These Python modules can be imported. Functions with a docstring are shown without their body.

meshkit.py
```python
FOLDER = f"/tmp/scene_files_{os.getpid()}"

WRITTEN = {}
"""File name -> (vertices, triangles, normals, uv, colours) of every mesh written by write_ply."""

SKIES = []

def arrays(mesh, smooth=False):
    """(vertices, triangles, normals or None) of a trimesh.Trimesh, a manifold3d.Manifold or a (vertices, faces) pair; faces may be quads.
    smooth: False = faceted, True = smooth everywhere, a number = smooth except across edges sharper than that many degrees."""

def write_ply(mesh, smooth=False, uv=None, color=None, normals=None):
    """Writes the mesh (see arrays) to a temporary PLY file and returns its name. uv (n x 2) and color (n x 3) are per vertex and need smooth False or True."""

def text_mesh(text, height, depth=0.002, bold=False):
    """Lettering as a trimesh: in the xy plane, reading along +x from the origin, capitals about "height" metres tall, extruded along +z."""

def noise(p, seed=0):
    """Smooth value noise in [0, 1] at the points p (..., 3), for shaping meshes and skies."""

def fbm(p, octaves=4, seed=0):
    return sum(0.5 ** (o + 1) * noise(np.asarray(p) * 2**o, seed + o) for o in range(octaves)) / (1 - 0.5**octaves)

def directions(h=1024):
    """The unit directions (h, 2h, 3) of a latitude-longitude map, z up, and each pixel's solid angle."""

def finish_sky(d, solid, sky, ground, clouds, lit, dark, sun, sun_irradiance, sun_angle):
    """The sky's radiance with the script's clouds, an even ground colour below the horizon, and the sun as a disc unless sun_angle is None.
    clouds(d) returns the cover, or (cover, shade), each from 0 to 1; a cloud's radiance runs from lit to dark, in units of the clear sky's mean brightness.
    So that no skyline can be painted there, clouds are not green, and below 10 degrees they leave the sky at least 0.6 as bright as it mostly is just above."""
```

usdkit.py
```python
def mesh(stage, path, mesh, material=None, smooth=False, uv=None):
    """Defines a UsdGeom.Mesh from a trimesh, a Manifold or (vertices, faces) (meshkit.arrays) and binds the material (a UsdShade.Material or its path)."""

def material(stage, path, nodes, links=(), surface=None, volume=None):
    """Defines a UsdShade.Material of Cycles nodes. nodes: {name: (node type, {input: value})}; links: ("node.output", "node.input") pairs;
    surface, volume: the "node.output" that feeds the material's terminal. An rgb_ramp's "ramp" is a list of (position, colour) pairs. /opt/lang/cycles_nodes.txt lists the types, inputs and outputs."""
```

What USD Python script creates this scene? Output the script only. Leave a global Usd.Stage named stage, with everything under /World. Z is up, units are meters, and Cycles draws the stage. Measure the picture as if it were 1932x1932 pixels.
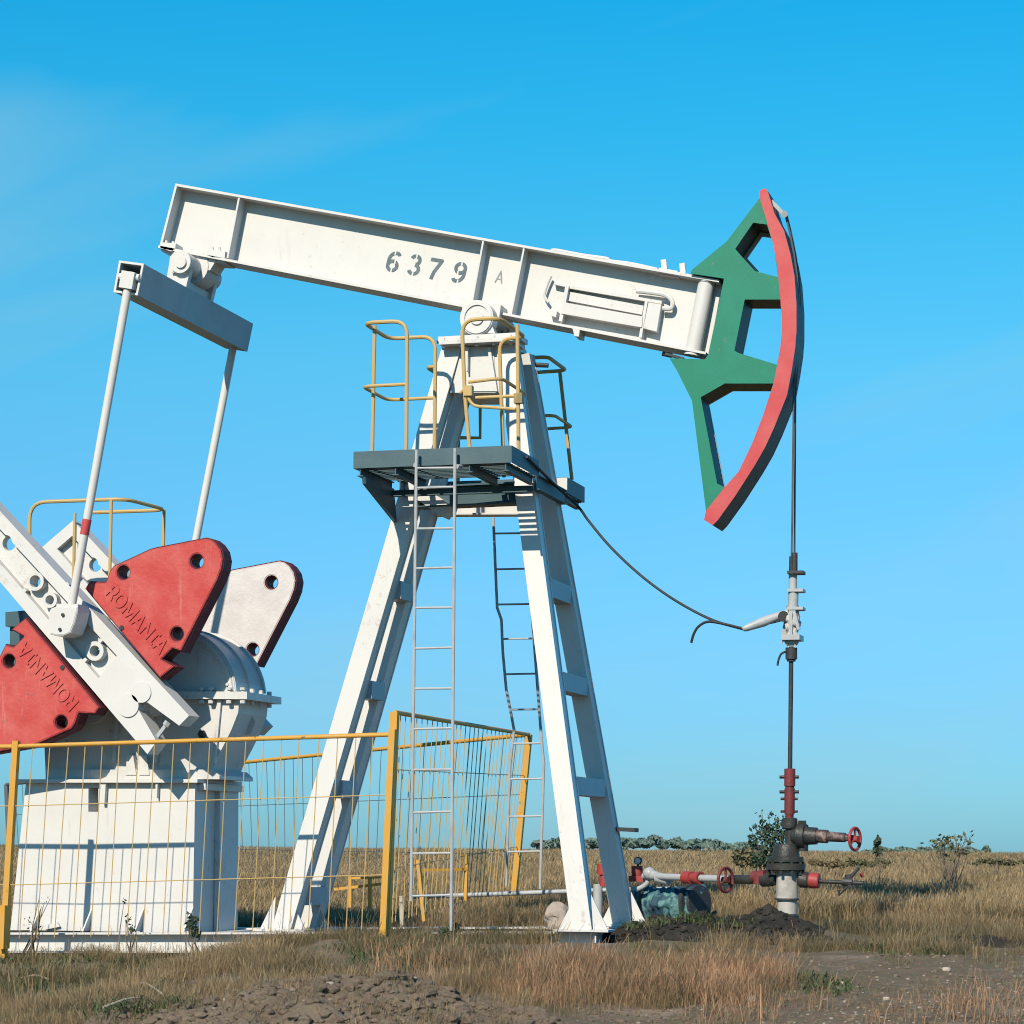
import math
import numpy as np
import trimesh
import manifold3d as m3
import meshkit
import usdkit
from pxr import Gf, Sdf, Usd, UsdGeom, UsdLux, UsdShade, Vt
from shapely.geometry import LineString, Point, Polygon, box as sbox
from shapely.ops import unary_union
from shapely import affinity
from scipy.spatial import cKDTree

stage = Usd.Stage.CreateInMemory()
UsdGeom.SetStageUpAxis(stage, 'Z')
UsdGeom.Xform.Define(stage, '/World')
V = np.array

# ------------------------------------------------------------------ camera, sky, sun, exposure
# X runs along the walking beam towards the well, Y away from the camera, z = 0 is the pump's pad.
PX, FOC = 1932.0, 4600.0                 # the picture's width and the focal length, in picture pixels
CX, CY = 966.0, 1592.0                   # principal point: a level lens, shifted up
TH, ROLL = math.atan(1324 / 4600), math.radians(0.4)
FWD = V([-math.sin(TH), math.cos(TH), 0.0])
R0, U0 = V([math.cos(TH), math.sin(TH), 0.0]), V([0, 0, 1.0])
RT, UP = R0 * math.cos(ROLL) + U0 * math.sin(ROLL), U0 * math.cos(ROLL) - R0 * math.sin(ROLL)
EYE = -20.7 * FWD + 0.23 * R0 + V([0, 0, 0.72])
EXPOSURE = 0.56
SUN_TRAVEL = V([0.125, 1.0, -0.74])
SUN_STRENGTH, SKY_STRENGTH = 1.24, 0.089

cam = UsdGeom.Camera.Define(stage, '/World/camera')
cam.CreateProjectionAttr('perspective')
cam.CreateFocalLengthAttr(50.0)
cam.CreateHorizontalApertureAttr(50.0 * PX / FOC)
cam.CreateVerticalApertureAttr(50.0 * PX / FOC)
cam.CreateVerticalApertureOffsetAttr(50.0 * (CY - PX / 2) / FOC)
cam.CreateClippingRangeAttr(Gf.Vec2f(0.1, 20000))
cam.CreateExposureAttr(EXPOSURE)
cam.AddTransformOp().Set(Gf.Matrix4d(*[float(x) for r, w in ((RT, 0), (UP, 0), (-FWD, 0), (EYE, 1)) for x in (*r, w)]))

s = -SUN_TRAVEL / np.linalg.norm(SUN_TRAVEL)
SUN_EL, SUN_ROT = math.asin(s[2]), math.atan2(s[0], s[1])
sun = UsdLux.DistantLight.Define(stage, '/World/sun')
sun.CreateIntensityAttr(SUN_STRENGTH)
sun.CreateAngleAttr(0.5)
sun.CreateNormalizeAttr(True)
sun.CreateColorAttr(Gf.Vec3f(1.0, 0.90, 0.745))
zc = s
xc = np.cross([0, 0, 1.0], zc); xc /= np.linalg.norm(xc)
yc = np.cross(zc, xc)
sun.AddTransformOp().Set(Gf.Matrix4d(*[float(x) for r in (xc, yc, zc) for x in (*r, 0)], 0, 0, 20, 1))

UsdGeom.Scope.Define(stage, '/World/Looks')
MATS = {}


def mat(name, nodes, links, surface='p.BSDF', volume=None):
    MATS[name] = usdkit.material(stage, f'/World/Looks/{name}', nodes, links, surface=surface, volume=volume)
    return MATS[name]


mat('sky_look', {
    'tc': ('texture_coordinate', {}),
    'sky': ('sky_texture', {'sky_type': 'single_scattering', 'sun_disc': False, 'sun_elevation': SUN_EL, 'sun_rotation': SUN_ROT, 'air_density': 1.0, 'aerosol_density': 0.3, 'ozone_density': 2.0}),
    'xyz': ('separate_xyz', {}),
    'grade': ('rgb_ramp', {'ramp': [(0.0, (0.21, 0.51, 0.86)), (0.05, (0.23, 0.56, 0.90)), (0.10, (0.28, 0.67, 0.94)), (0.15, (0.29, 0.78, 0.97)), (0.19, (0.27, 0.90, 1.02)), (0.24, (0.18, 0.98, 1.10)), (0.28, (0.11, 1.03, 1.18)), (0.33, (0.055, 1.06, 1.27)), (0.5, (0.03, 0.90, 1.35)), (1.0, (0.02, 0.52, 1.15))]}),
    'tint': ('mix', {'mix_type': 'multiply', 'fac': 1.0}),
    'turn': ('mapping', {'mapping_type': 'point', 'rotation': (0.0, 0.33, 0.0)}),
    'map': ('mapping', {'mapping_type': 'point', 'scale': (1.5, 1.0, 6.0), 'location': (0.35, 0.0, 0.0)}),
    'n': ('noise_texture', {'scale': 1.4, 'detail': 4.0, 'roughness': 0.5, 'distortion': 0.4}),
    'r': ('rgb_ramp', {'ramp': [(0.0, (0, 0, 0)), (0.53, (0, 0, 0)), (0.76, (0.42, 0.42, 0.42)), (1.0, (0.5, 0.5, 0.5))]}),
    'cl': ('mix', {'mix_type': 'mix', 'color2': (2.6, 4.6, 5.4)}),
    'bg': ('background_shader', {'strength': SKY_STRENGTH}),
}, [('tc.generated', 'xyz.vector'), ('xyz.z', 'grade.fac'), ('sky.color', 'tint.color1'), ('grade.color', 'tint.color2'), ('tc.generated', 'turn.vector'), ('turn.vector', 'map.vector'), ('map.vector', 'n.vector'), ('n.fac', 'r.fac'), ('r.color', 'cl.fac'),
    ('tint.color', 'cl.color1'), ('cl.color', 'bg.color')], surface='bg.background')
dome = UsdLux.DomeLight.Define(stage, '/World/sky')
UsdShade.MaterialBindingAPI.Apply(dome.GetPrim()).Bind(MATS['sky_look'])
dome.GetPrim().SetCustomDataByKey('kind', 'structure')
dome.GetPrim().SetCustomDataByKey('label', 'clear bright blue sky with faint wisps of high cloud')


# ------------------------------------------------------------------ materials
DIM = 0.72                               # all colours are kept this much below fresh paint to deepen the shade; the lens is opened instead


def dim(c):
    return tuple(DIM * x for x in c)


def paint(name, base, worn, rough=0.45, scale=3.0, amount=0.5, bump=0.0, lo=0.45, hi=0.75, fine=None, stains=None, chips=None):
    """Old paint: a base colour that drifts to a worn one in patches, optional dark stains and fine relief."""
    nodes = {
        'g': ('geometry', {}),
        'n': ('noise_texture', {'scale': scale, 'detail': 6.0, 'roughness': 0.62}),
        'r': ('rgb_ramp', {'ramp': [(0.0, (0, 0, 0)), (lo, (0, 0, 0)), (hi, (amount,) * 3), (1.0, (amount,) * 3)]}),
        'm': ('mix', {'mix_type': 'mix', 'color1': dim(base), 'color2': dim(worn)}),
        'p': ('principled_bsdf', {'roughness': rough, 'specular_ior_level': 0.25}),
    }
    links = [('g.position', 'n.vector'), ('n.fac', 'r.fac'), ('r.color', 'm.fac')]
    last = 'm.color'
    if stains:
        nodes['sm'] = ('mapping', {'mapping_type': 'point', 'scale': (9.0, 9.0, 0.9)})
        nodes['sn'] = ('noise_texture', {'scale': 1.6, 'detail': 5.0, 'roughness': 0.7})
        nodes['sr'] = ('rgb_ramp', {'ramp': [(0.0, (0, 0, 0)), (0.6, (0, 0, 0)), (0.78, (stains[1],) * 3), (1.0, (stains[1],) * 3)]})
        nodes['s2'] = ('mix', {'mix_type': 'mix', 'color2': dim(stains[0])})
        links += [('g.position', 'sm.vector'), ('sm.vector', 'sn.vector'), ('sn.fac', 'sr.fac'), ('sr.color', 's2.fac'), (last, 's2.color1')]
        last = 's2.color'
    if chips:
        nodes['cn'] = ('noise_texture', {'scale': 17.0, 'detail': 9.0, 'roughness': 0.72})
        nodes['cb'] = ('noise_texture', {'scale': 1.1, 'detail': 2.0})
        nodes['ca'] = ('math', {'math_type': 'multiply_add', 'value2': 0.42})
        nodes['cr'] = ('rgb_ramp', {'ramp': [(0.0, (0, 0, 0)), (0.85, (0, 0, 0)), (0.89, (chips[1],) * 3), (1.0, (chips[1],) * 3)]})
        nodes['c2'] = ('mix', {'mix_type': 'mix', 'color2': dim(chips[0])})
        links += [('g.position', 'cn.vector'), ('g.position', 'cb.vector'), ('cb.fac', 'ca.value1'), ('cn.fac', 'ca.value3'), ('ca.value', 'cr.fac'), ('cr.color', 'c2.fac'), (last, 'c2.color1')]
        last = 'c2.color'
    links.append((last, 'p.base_color'))
    if bump:
        nodes['bn'] = ('noise_texture', {'scale': fine or 60.0, 'detail': 4.0, 'roughness': 0.6})
        nodes['b'] = ('bump', {'strength': bump, 'distance': 0.01})
        links += [('g.position', 'bn.vector'), ('bn.fac', 'b.height'), ('b.normal', 'p.normal')]
    return mat(name, nodes, links)


paint('white_paint', (0.64, 0.625, 0.60), (0.56, 0.54, 0.51), 0.42, 2.2, 0.55, 0.05, stains=((0.46, 0.37, 0.28), 0.45), chips=((0.34, 0.24, 0.17), 0.34))
paint('shaded_white_paint', (0.36, 0.41, 0.44), (0.28, 0.31, 0.33), 0.5, 3.0, 0.6, 0.1)  # white steel with its shade put into the colour: equalizer and battens
paint('galvanised', (0.40, 0.42, 0.43), (0.28, 0.29, 0.30), 0.4, 8.0, 0.8, 0.05)
paint('red_paint', (0.50, 0.055, 0.062), (0.58, 0.15, 0.14), 0.5, 3.2, 0.55, 0.08, 0.42, 0.75, 22.0, stains=((0.30, 0.05, 0.05), 0.3), chips=((0.20, 0.10, 0.09), 0.6))
paint('red_cast', (0.48, 0.050, 0.045), (0.57, 0.135, 0.115), 0.6, 4.5, 0.75, 0.5, 0.40, 0.74, 22.0, stains=((0.58, 0.33, 0.29), 0.45), chips=((0.24, 0.10, 0.08), 0.65))
paint('shaded_red_cast', (0.10, 0.012, 0.022), (0.16, 0.03, 0.03), 0.6, 5.0, 0.7, 0.4)  # cast red darkened for the shaded edges of the weights
paint('shaded_green', (0.006, 0.035, 0.032), (0.012, 0.05, 0.045), 0.5, 5.0, 0.6, 0.1)  # cheek green with the shade inside the head put into the colour
paint('case_paint', (0.62, 0.61, 0.585), (0.48, 0.46, 0.43), 0.42, 2.6, 0.7, 0.15, stains=((0.18, 0.13, 0.09), 0.65), chips=((0.20, 0.11, 0.07), 0.7))
paint('white_cast', (0.66, 0.62, 0.60), (0.50, 0.455, 0.43), 0.6, 3.5, 0.8, 0.5, 0.38, 0.72, 24.0)
paint('green_paint', (0.002, 0.185, 0.112), (0.005, 0.235, 0.155), 0.55, 4.0, 0.6, 0.08, stains=((0.004, 0.09, 0.06), 0.35), chips=((0.16, 0.17, 0.13), 0.55))
paint('yellow_paint', (0.58, 0.30, 0.045), (0.50, 0.33, 0.13), 0.5, 7.0, 0.7, 0.1, chips=((0.14, 0.09, 0.05), 0.8))
paint('yellow_rail', (0.54, 0.36, 0.13), (0.44, 0.36, 0.22), 0.5, 6.0, 0.8, 0.1)
paint('dark_rail', (0.24, 0.18, 0.08), (0.52, 0.35, 0.13), 0.5, 2.4, 0.95, 0.1, 0.36, 0.48)
paint('slate_paint', (0.055, 0.105, 0.125), (0.09, 0.14, 0.155), 0.5, 4.0, 0.7, 0.1)
paint('lettering_paint', (0.09, 0.13, 0.15), (0.20, 0.24, 0.25), 0.6, 25.0, 0.6)
paint('letter_faint', (0.22, 0.24, 0.25), (0.5, 0.5, 0.48), 0.6, 25.0, 0.6)
paint('dark_steel', (0.035, 0.04, 0.045), (0.09, 0.07, 0.06), 0.5, 9.0, 0.6, 0.3)
paint('black_rubber', (0.02, 0.022, 0.025), (0.04, 0.04, 0.04), 0.6, 12.0, 0.5)
paint('oily_iron', (0.03, 0.035, 0.034), (0.08, 0.06, 0.05), 0.38, 7.0, 0.8, 0.5)
paint('rusty_red', (0.18, 0.032, 0.036), (0.06, 0.04, 0.036), 0.55, 9.0, 0.8, 0.4)
paint('stem_rust', (0.06, 0.045, 0.045), (0.30, 0.20, 0.17), 0.5, 14.0, 0.8, 0.4, 0.5, 0.62)
paint('valve_red', (0.34, 0.048, 0.044), (0.15, 0.06, 0.05), 0.5, 12.0, 0.6, 0.2)
paint('grey_casing', (0.46, 0.44, 0.40), (0.20, 0.17, 0.145), 0.5, 6.0, 0.9, 0.2, stains=((0.20, 0.12, 0.09), 0.7))
paint('wrap_cloth', (0.56, 0.54, 0.50), (0.22, 0.22, 0.22), 0.8, 22.0, 0.9, 0.4, 0.5, 0.6)
paint('wire_grey', (0.10, 0.12, 0.13), (0.06, 0.06, 0.06), 0.45, 10.0, 0.5)
paint('pale_concrete', (0.38, 0.32, 0.275), (0.22, 0.19, 0.16), 0.9, 6.0, 0.8, 0.6, fine=20.0)
paint('stone', (0.30, 0.255, 0.205), (0.20, 0.17, 0.14), 0.9, 9.0, 0.8, 0.6, fine=25.0)
paint('pale_stone', (0.44, 0.38, 0.31), (0.30, 0.25, 0.20), 0.9, 9.0, 0.8, 0.6, fine=25.0)
paint('weathered_wood', (0.45, 0.38, 0.28), (0.28, 0.23, 0.17), 0.85, 9.0, 0.8, 0.4)
mat('tarp_wrap', {
    'g': ('geometry', {}), 'n': ('noise_texture', {'scale': 5.5, 'detail': 3.0, 'distortion': 1.2}),
    'r': ('rgb_ramp', {'ramp': [(0.0, (0.012, 0.03, 0.06)), (0.42, (0.02, 0.05, 0.075)), (0.47, (0.055, 0.14, 0.15)), (0.55, (0.085, 0.18, 0.175)), (0.60, (0.03, 0.085, 0.12)), (1.0, (0.045, 0.12, 0.17))]}),
    'bn': ('noise_texture', {'scale': 14.0, 'detail': 3.0}), 'b': ('bump', {'strength': 0.9, 'distance': 0.03}),
    'p': ('principled_bsdf', {'roughness': 0.6, 'specular_ior_level': 0.2})},
    [('g.position', 'n.vector'), ('n.fac', 'r.fac'), ('r.color', 'p.base_color'), ('g.position', 'bn.vector'), ('bn.fac', 'b.height'), ('b.normal', 'p.normal')])


def soil(name, ramp, scale=1.3, fine=14.0, bump=0.9):
    mat(name, {
        'g': ('geometry', {}), 'n': ('noise_texture', {'scale': scale, 'detail': 8.0, 'roughness': 0.68}),
        'r': ('rgb_ramp', {'ramp': [(q, dim(c)) for q, c in ramp]}),
        'n2': ('noise_texture', {'scale': fine, 'detail': 8.0, 'roughness': 0.75}),
        'm': ('mix', {'mix_type': 'overlay', 'fac': 0.4}),
        'b': ('bump', {'strength': bump, 'distance': 0.06}),
        'p': ('principled_bsdf', {'roughness': 0.95, 'specular_ior_level': 0.15})},
        [('g.position', 'n.vector'), ('n.fac', 'r.fac'), ('g.position', 'n2.vector'), ('r.color', 'm.color1'), ('n2.color', 'm.color2'), ('n2.fac', 'b.height'),
         ('m.color', 'p.base_color'), ('b.normal', 'p.normal')])


mat('ground_soil', {
    'g': ('geometry', {}), 'n': ('noise_texture', {'scale': 1.6, 'detail': 8.0, 'roughness': 0.68}),
    'r': ('rgb_ramp', {'ramp': [(0.0, dim((0.11, 0.088, 0.066))), (0.40, dim((0.26, 0.205, 0.15))), (0.52, dim((0.20, 0.165, 0.11))), (0.66, dim((0.36, 0.285, 0.215))), (1.0, dim((0.44, 0.35, 0.27)))]}),
    'n2': ('noise_texture', {'scale': 18.0, 'detail': 8.0, 'roughness': 0.75}), 'o': ('mix', {'mix_type': 'overlay', 'fac': 0.7}),
    'd': ('vector_math', {'math_type': 'distance', 'vector2': (0.5, -5.0, 0.0)}), 'w': ('noise_texture', {'scale': 0.5, 'detail': 3.0}), 'wm': ('math', {'math_type': 'multiply_add', 'value2': 6.0}),
    'far': ('map_range', {'from_min': 8.0, 'from_max': 12.0, 'clamp': True}),
    'f': ('rgb_ramp', {'ramp': [(0.0, dim((0.08, 0.09, 0.04))), (0.5, dim((0.13, 0.125, 0.06))), (1.0, dim((0.19, 0.16, 0.08)))]}),
    'm': ('mix', {'mix_type': 'mix'}), 'b': ('bump', {'strength': 0.9, 'distance': 0.06}),
    'p': ('principled_bsdf', {'roughness': 0.95, 'specular_ior_level': 0.1})},
    [('g.position', 'n.vector'), ('n.fac', 'r.fac'), ('g.position', 'n2.vector'), ('r.color', 'o.color1'), ('n2.color', 'o.color2'), ('g.position', 'd.vector1'), ('g.position', 'w.vector'),
     ('w.fac', 'wm.value1'), ('d.value', 'wm.value3'), ('wm.value', 'far.value'), ('n.fac', 'f.fac'), ('o.color', 'm.color1'), ('f.color', 'm.color2'), ('far.result', 'm.fac'), ('m.color', 'p.base_color'),
     ('n2.fac', 'b.height'), ('b.normal', 'p.normal')])
soil('mound_soil', [(0.0, (0.15, 0.115, 0.082)), (0.5, (0.28, 0.22, 0.16)), (1.0, (0.42, 0.335, 0.25))], 2.5, 30.0)
soil('oily_soil', [(0.0, (0.022, 0.022, 0.02)), (0.5, (0.05, 0.046, 0.04)), (0.75, (0.10, 0.088, 0.075)), (1.0, (0.15, 0.13, 0.11))], 5.0, 26.0)


def leafy(name, a, b, rough=0.6, trans=0.25, scale=1.5):
    """Leaves or grass: the colour drifts from clump to clump and from copy to copy; some light passes through."""
    a, b = dim(a), dim(b)
    mat(name, {
        'oi': ('object_info', {}), 'g': ('geometry', {}), 'n': ('noise_texture', {'scale': scale, 'detail': 3.0}),
        'a': ('math', {'math_type': 'add'}), 'h': ('math', {'math_type': 'multiply', 'value2': 0.5}),
        'r': ('rgb_ramp', {'ramp': [(0.0, a), (0.3, a), (0.7, b), (1.0, b)]}),
        'p': ('principled_bsdf', {'roughness': rough, 'specular_ior_level': 0.2}), 't': ('translucent_bsdf', {}), 'x': ('mix_closure', {'fac': trans})},
        [('g.position', 'n.vector'), ('oi.random', 'a.value1'), ('n.fac', 'a.value2'), ('a.value', 'h.value1'), ('h.value', 'r.fac'), ('r.color', 'p.base_color'), ('r.color', 't.color'),
         ('p.BSDF', 'x.closure1'), ('t.BSDF', 'x.closure2')], surface='x.closure')


leafy('dry_grass_look', (0.40, 0.275, 0.15), (0.25, 0.195, 0.105))
leafy('field_grass_look', (0.48, 0.34, 0.185), (0.33, 0.25, 0.13))
leafy('orange_grass_look', (0.50, 0.29, 0.165), (0.33, 0.215, 0.125))
leafy('olive_grass_look', (0.165, 0.145, 0.07), (0.25, 0.19, 0.105))
leafy('green_weed_look', (0.08, 0.115, 0.045), (0.15, 0.155, 0.075))
leafy('bush_leaf', (0.055, 0.095, 0.06), (0.10, 0.135, 0.085))
leafy('shrub_leaf', (0.16, 0.165, 0.085), (0.25, 0.205, 0.115))
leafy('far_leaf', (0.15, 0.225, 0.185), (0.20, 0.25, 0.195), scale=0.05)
paint('twig', (0.17, 0.135, 0.10), (0.22, 0.17, 0.12), 0.8, 20.0, 0.6)


# ------------------------------------------------------------------ helpers
def at(u, v, Y):
    """The point of the plane y = Y that stands at picture position (u, v)."""
    d = FWD + RT * (u - CX) / FOC + UP * (CY - v) / FOC
    return EYE + d * (Y - EYE[1]) / d[1]


def depth_of(p):
    return float((V(p) - EYE) @ FWD)


def on_ground(u, v, z):
    d = FWD + RT * (u - CX) / FOC + UP * (CY - v) / FOC
    return EYE + d * (z - EYE[2]) / d[2]


def region(ox, oy, k):
    return lambda x, y: (ox + x * k, oy + y * k)


rA, rB, rC, rE = region(0, 858.7, .3259), region(0, 1316.6, .3259), region(200.4, 286.2, .3259), region(973.1, 400.7, .3260)
ra, rb, rc, rd = region(0, 915.9, .1659), region(0, 1144.9, .2074), region(314.8, 1030.4, .2222), region(200.4, 457.9, .1481)
re, rg, rh, rj = region(658.3, 572.4, .2222), region(686.9, 429.3, .1481), region(1230.7, 343.5, .1778), region(1030.4, 1488.3, .1778)
rk, rl, rp, ri = region(1345.2, 1431.1, .1926), region(686.9, 1316.6, .2371), region(658.3, 830.0, .2370), region(1402.5, 1001.8, .1482)
USED = {}


def numbered(parent, name):
    n = USED[(parent, name)] = USED.get((parent, name), -1) + 1
    return f'{parent}/{name}' + (f'_{n:03d}' if n else '')


def put(parent, name, mesh, m, smooth=False, label=None):
    """One Mesh prim under parent; returns its path."""
    if isinstance(mesh, (list, tuple)) and len(mesh) and isinstance(mesh[0], trimesh.Trimesh):
        mesh = trimesh.util.concatenate(list(mesh))
    path = numbered(parent, name)
    prim = usdkit.mesh(stage, path, mesh, MATS[m], smooth=smooth).GetPrim()
    if label:
        prim.SetCustomDataByKey('label', label)
    return path


def holder(parent, name, label=None):
    path = numbered(parent, name)
    p = UsdGeom.Xform.Define(stage, path).GetPrim()
    if label:
        p.SetCustomDataByKey('label', label)
    return path


def tag(path, label, category=None, group=None, kind=None):
    p = stage.GetPrimAtPath(path)
    for k, v in (('label', label), ('category', category), ('group', group), ('kind', kind)):
        if v:
            p.SetCustomDataByKey(k, v)
    return path


def thing(name, label, category, group=None):
    return tag(holder('/World', name), label, category, group)


def frame(x, y, z, o):
    m = np.eye(4)
    m[:3, 0], m[:3, 1], m[:3, 2], m[:3, 3] = x, y, z, o
    return m


def unit(a):
    a = V(a, float)
    return a / np.linalg.norm(a)


def poly_xz(pts, Y):
    return Polygon([(p[0], p[2]) for p in (at(u, v, Y) for u, v in pts)])


def slab(poly, y0, y1):
    """A polygon of the XZ plane as a solid from y0 (near) to y1 (far)."""
    out = []
    for g in getattr(poly, 'geoms', [poly]):
        if g.is_empty or g.area < 1e-7:
            continue
        e = trimesh.creation.extrude_polygon(g, y1 - y0, engine='earcut')
        v = e.vertices
        e = trimesh.Trimesh(np.stack([v[:, 0], y0 + v[:, 2], v[:, 1]], 1), e.faces[:, ::-1], process=False)
        out.append(e)
    return trimesh.util.concatenate(out)


def rounded_slab(poly, y0, y1, r):
    """A slab whose near and far rims are chamfered twice."""
    def mk(p, a, b):
        return m3.Manifold.extrude(m3.CrossSection([np.asarray(g.exterior.coords)[:-1] for g in getattr(p, 'geoms', [p])] + [np.asarray(h.coords)[:-1] for g in getattr(p, 'geoms', [p]) for h in g.interiors], m3.FillRule.EvenOdd), b - a).translate((0, 0, a))
    r2 = r * 0.38
    m = mk(poly.buffer(-r, join_style=1), y0, y1) + mk(poly.buffer(-r2, join_style=1), y0 + r2, y1 - r2) + mk(poly, y0 + r, y1 - r)
    t = m.to_mesh()
    v = t.vert_properties[:, :3]
    return trimesh.Trimesh(np.stack([v[:, 0], v[:, 2], v[:, 1]], 1), t.tri_verts[:, ::-1], process=False)


def block(x0, x1, y0, y1, z0, z1):
    b = trimesh.creation.box([x1 - x0, y1 - y0, z1 - z0])
    b.apply_translation([(x0 + x1) / 2, (y0 + y1) / 2, (z0 + z1) / 2])
    return b


def bar(p, q, w, h, side=(0, 1, 0)):
    """A rectangular bar from p to q: w across (along side), h the other way."""
    p, q = V(p, float), V(q, float)
    a = unit(q - p)
    sd = unit(V(side, float) - a * (V(side, float) @ a))
    b = trimesh.creation.box([w, h, np.linalg.norm(q - p)])
    b.apply_transform(frame(sd, np.cross(a, sd), a, (p + q) / 2))
    return b


def hull(pts):
    return trimesh.Trimesh(V(pts, float)).convex_hull


def tube(points, r, sides=10, closed=False):
    """A round tube along a polyline, capped."""
    p = V(points, float)
    n = len(p)
    rr = np.broadcast_to(V(r, float), (n,))
    t = np.empty_like(p)
    for i in range(n):
        a = p[i] - p[i - 1] if (i or closed) else p[1] - p[0]
        b = p[(i + 1) % n] - p[i] if (i < n - 1 or closed) else p[-1] - p[-2]
        t[i] = unit(unit(a) + unit(b))
    x = np.cross(t[0], [0, 0, 1.0] if abs(t[0][2]) < 0.9 else [1.0, 0, 0])
    x = unit(x)
    rings = []
    for i in range(n):
        x = unit(x - t[i] * (x @ t[i]))
        y = np.cross(t[i], x)
        ang = np.arange(sides) * 2 * math.pi / sides
        rings.append(p[i] + rr[i] * (np.cos(ang)[:, None] * x + np.sin(ang)[:, None] * y))
    v = np.vstack(rings)
    f = []
    for i in range(n if closed else n - 1):
        a, b = i * sides, ((i + 1) % n) * sides
        for k in range(sides):
            k2 = (k + 1) % sides
            f += [[a + k, a + k2, b + k2], [a + k, b + k2, b + k]]
    if not closed:
        v = np.vstack([v, p[0], p[-1]])
        for k in range(sides):
            k2 = (k + 1) % sides
            f += [[n * sides, k2, k], [n * sides + 1, (n - 1) * sides + k, (n - 1) * sides + k2]]
    return trimesh.Trimesh(v, f, process=False)


def fillet(points, r, n=5):
    """Rounds the corners of a polyline."""
    p = [V(x, float) for x in points]
    out = [p[0]]
    for a, b, c in zip(p, p[1:], p[2:]):
        da, dc = np.linalg.norm(a - b), np.linalg.norm(c - b)
        k = min(r, da * 0.49, dc * 0.49)
        s0, s1 = b + (a - b) / da * k, b + (c - b) / dc * k
        for t in np.linspace(0, 1, n):
            out.append((1 - t) ** 2 * s0 + 2 * t * (1 - t) * b + t * t * s1)
    out.append(p[-1])
    return out


def smooth_path(points, n=8):
    """A Catmull-Rom curve through the points."""
    p = [V(x, float) for x in points]
    p = [2 * p[0] - p[1]] + p + [2 * p[-1] - p[-2]]
    out = []
    for a, b, c, d in zip(p, p[1:], p[2:], p[3:]):
        for t in np.arange(n) / n:
            out.append(0.5 * (2 * b + (c - a) * t + (2 * a - 5 * b + 4 * c - d) * t * t + (3 * b - a - 3 * c + d) * t ** 3))
    out.append(p[-2])
    return out


def cyl(p, q, r, sides=20, r2=None):
    return tube([p, q], [r, r if r2 is None else r2], sides)


def lathe(base, prof, sides=24, axis=(0, 0, 1)):
    """A turned solid: prof = (radius, height) pairs from base along axis."""
    a = unit(axis)
    x = unit(np.cross(a, [0, 1.0, 0.1]))
    y = np.cross(a, x)
    prof = [(0.0, prof[0][1])] + list(prof) + [(0.0, prof[-1][1])]
    ang = np.arange(sides) * 2 * math.pi / sides
    v = np.vstack([V(base) + h * a + max(r, 1e-4) * (np.cos(ang)[:, None] * x + np.sin(ang)[:, None] * y) for r, h in prof])
    f = []
    for i in range(len(prof) - 1):
        for k in range(sides):
            k2 = (k + 1) % sides
            f += [[i * sides + k, i * sides + k2, (i + 1) * sides + k2], [i * sides + k, (i + 1) * sides + k2, (i + 1) * sides + k]]
    return trimesh.Trimesh(v, f, process=False)


def disc_y(u, v, r_px, y0, y1, sides=28, k=None):
    """A round boss with its axis along Y, its near face centred at picture (u, v)."""
    c = at(u, v, y0)
    r = r_px * depth_of(c) / FOC
    return cyl(c, c + V([0, y1 - y0, 0]), r, sides)


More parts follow.
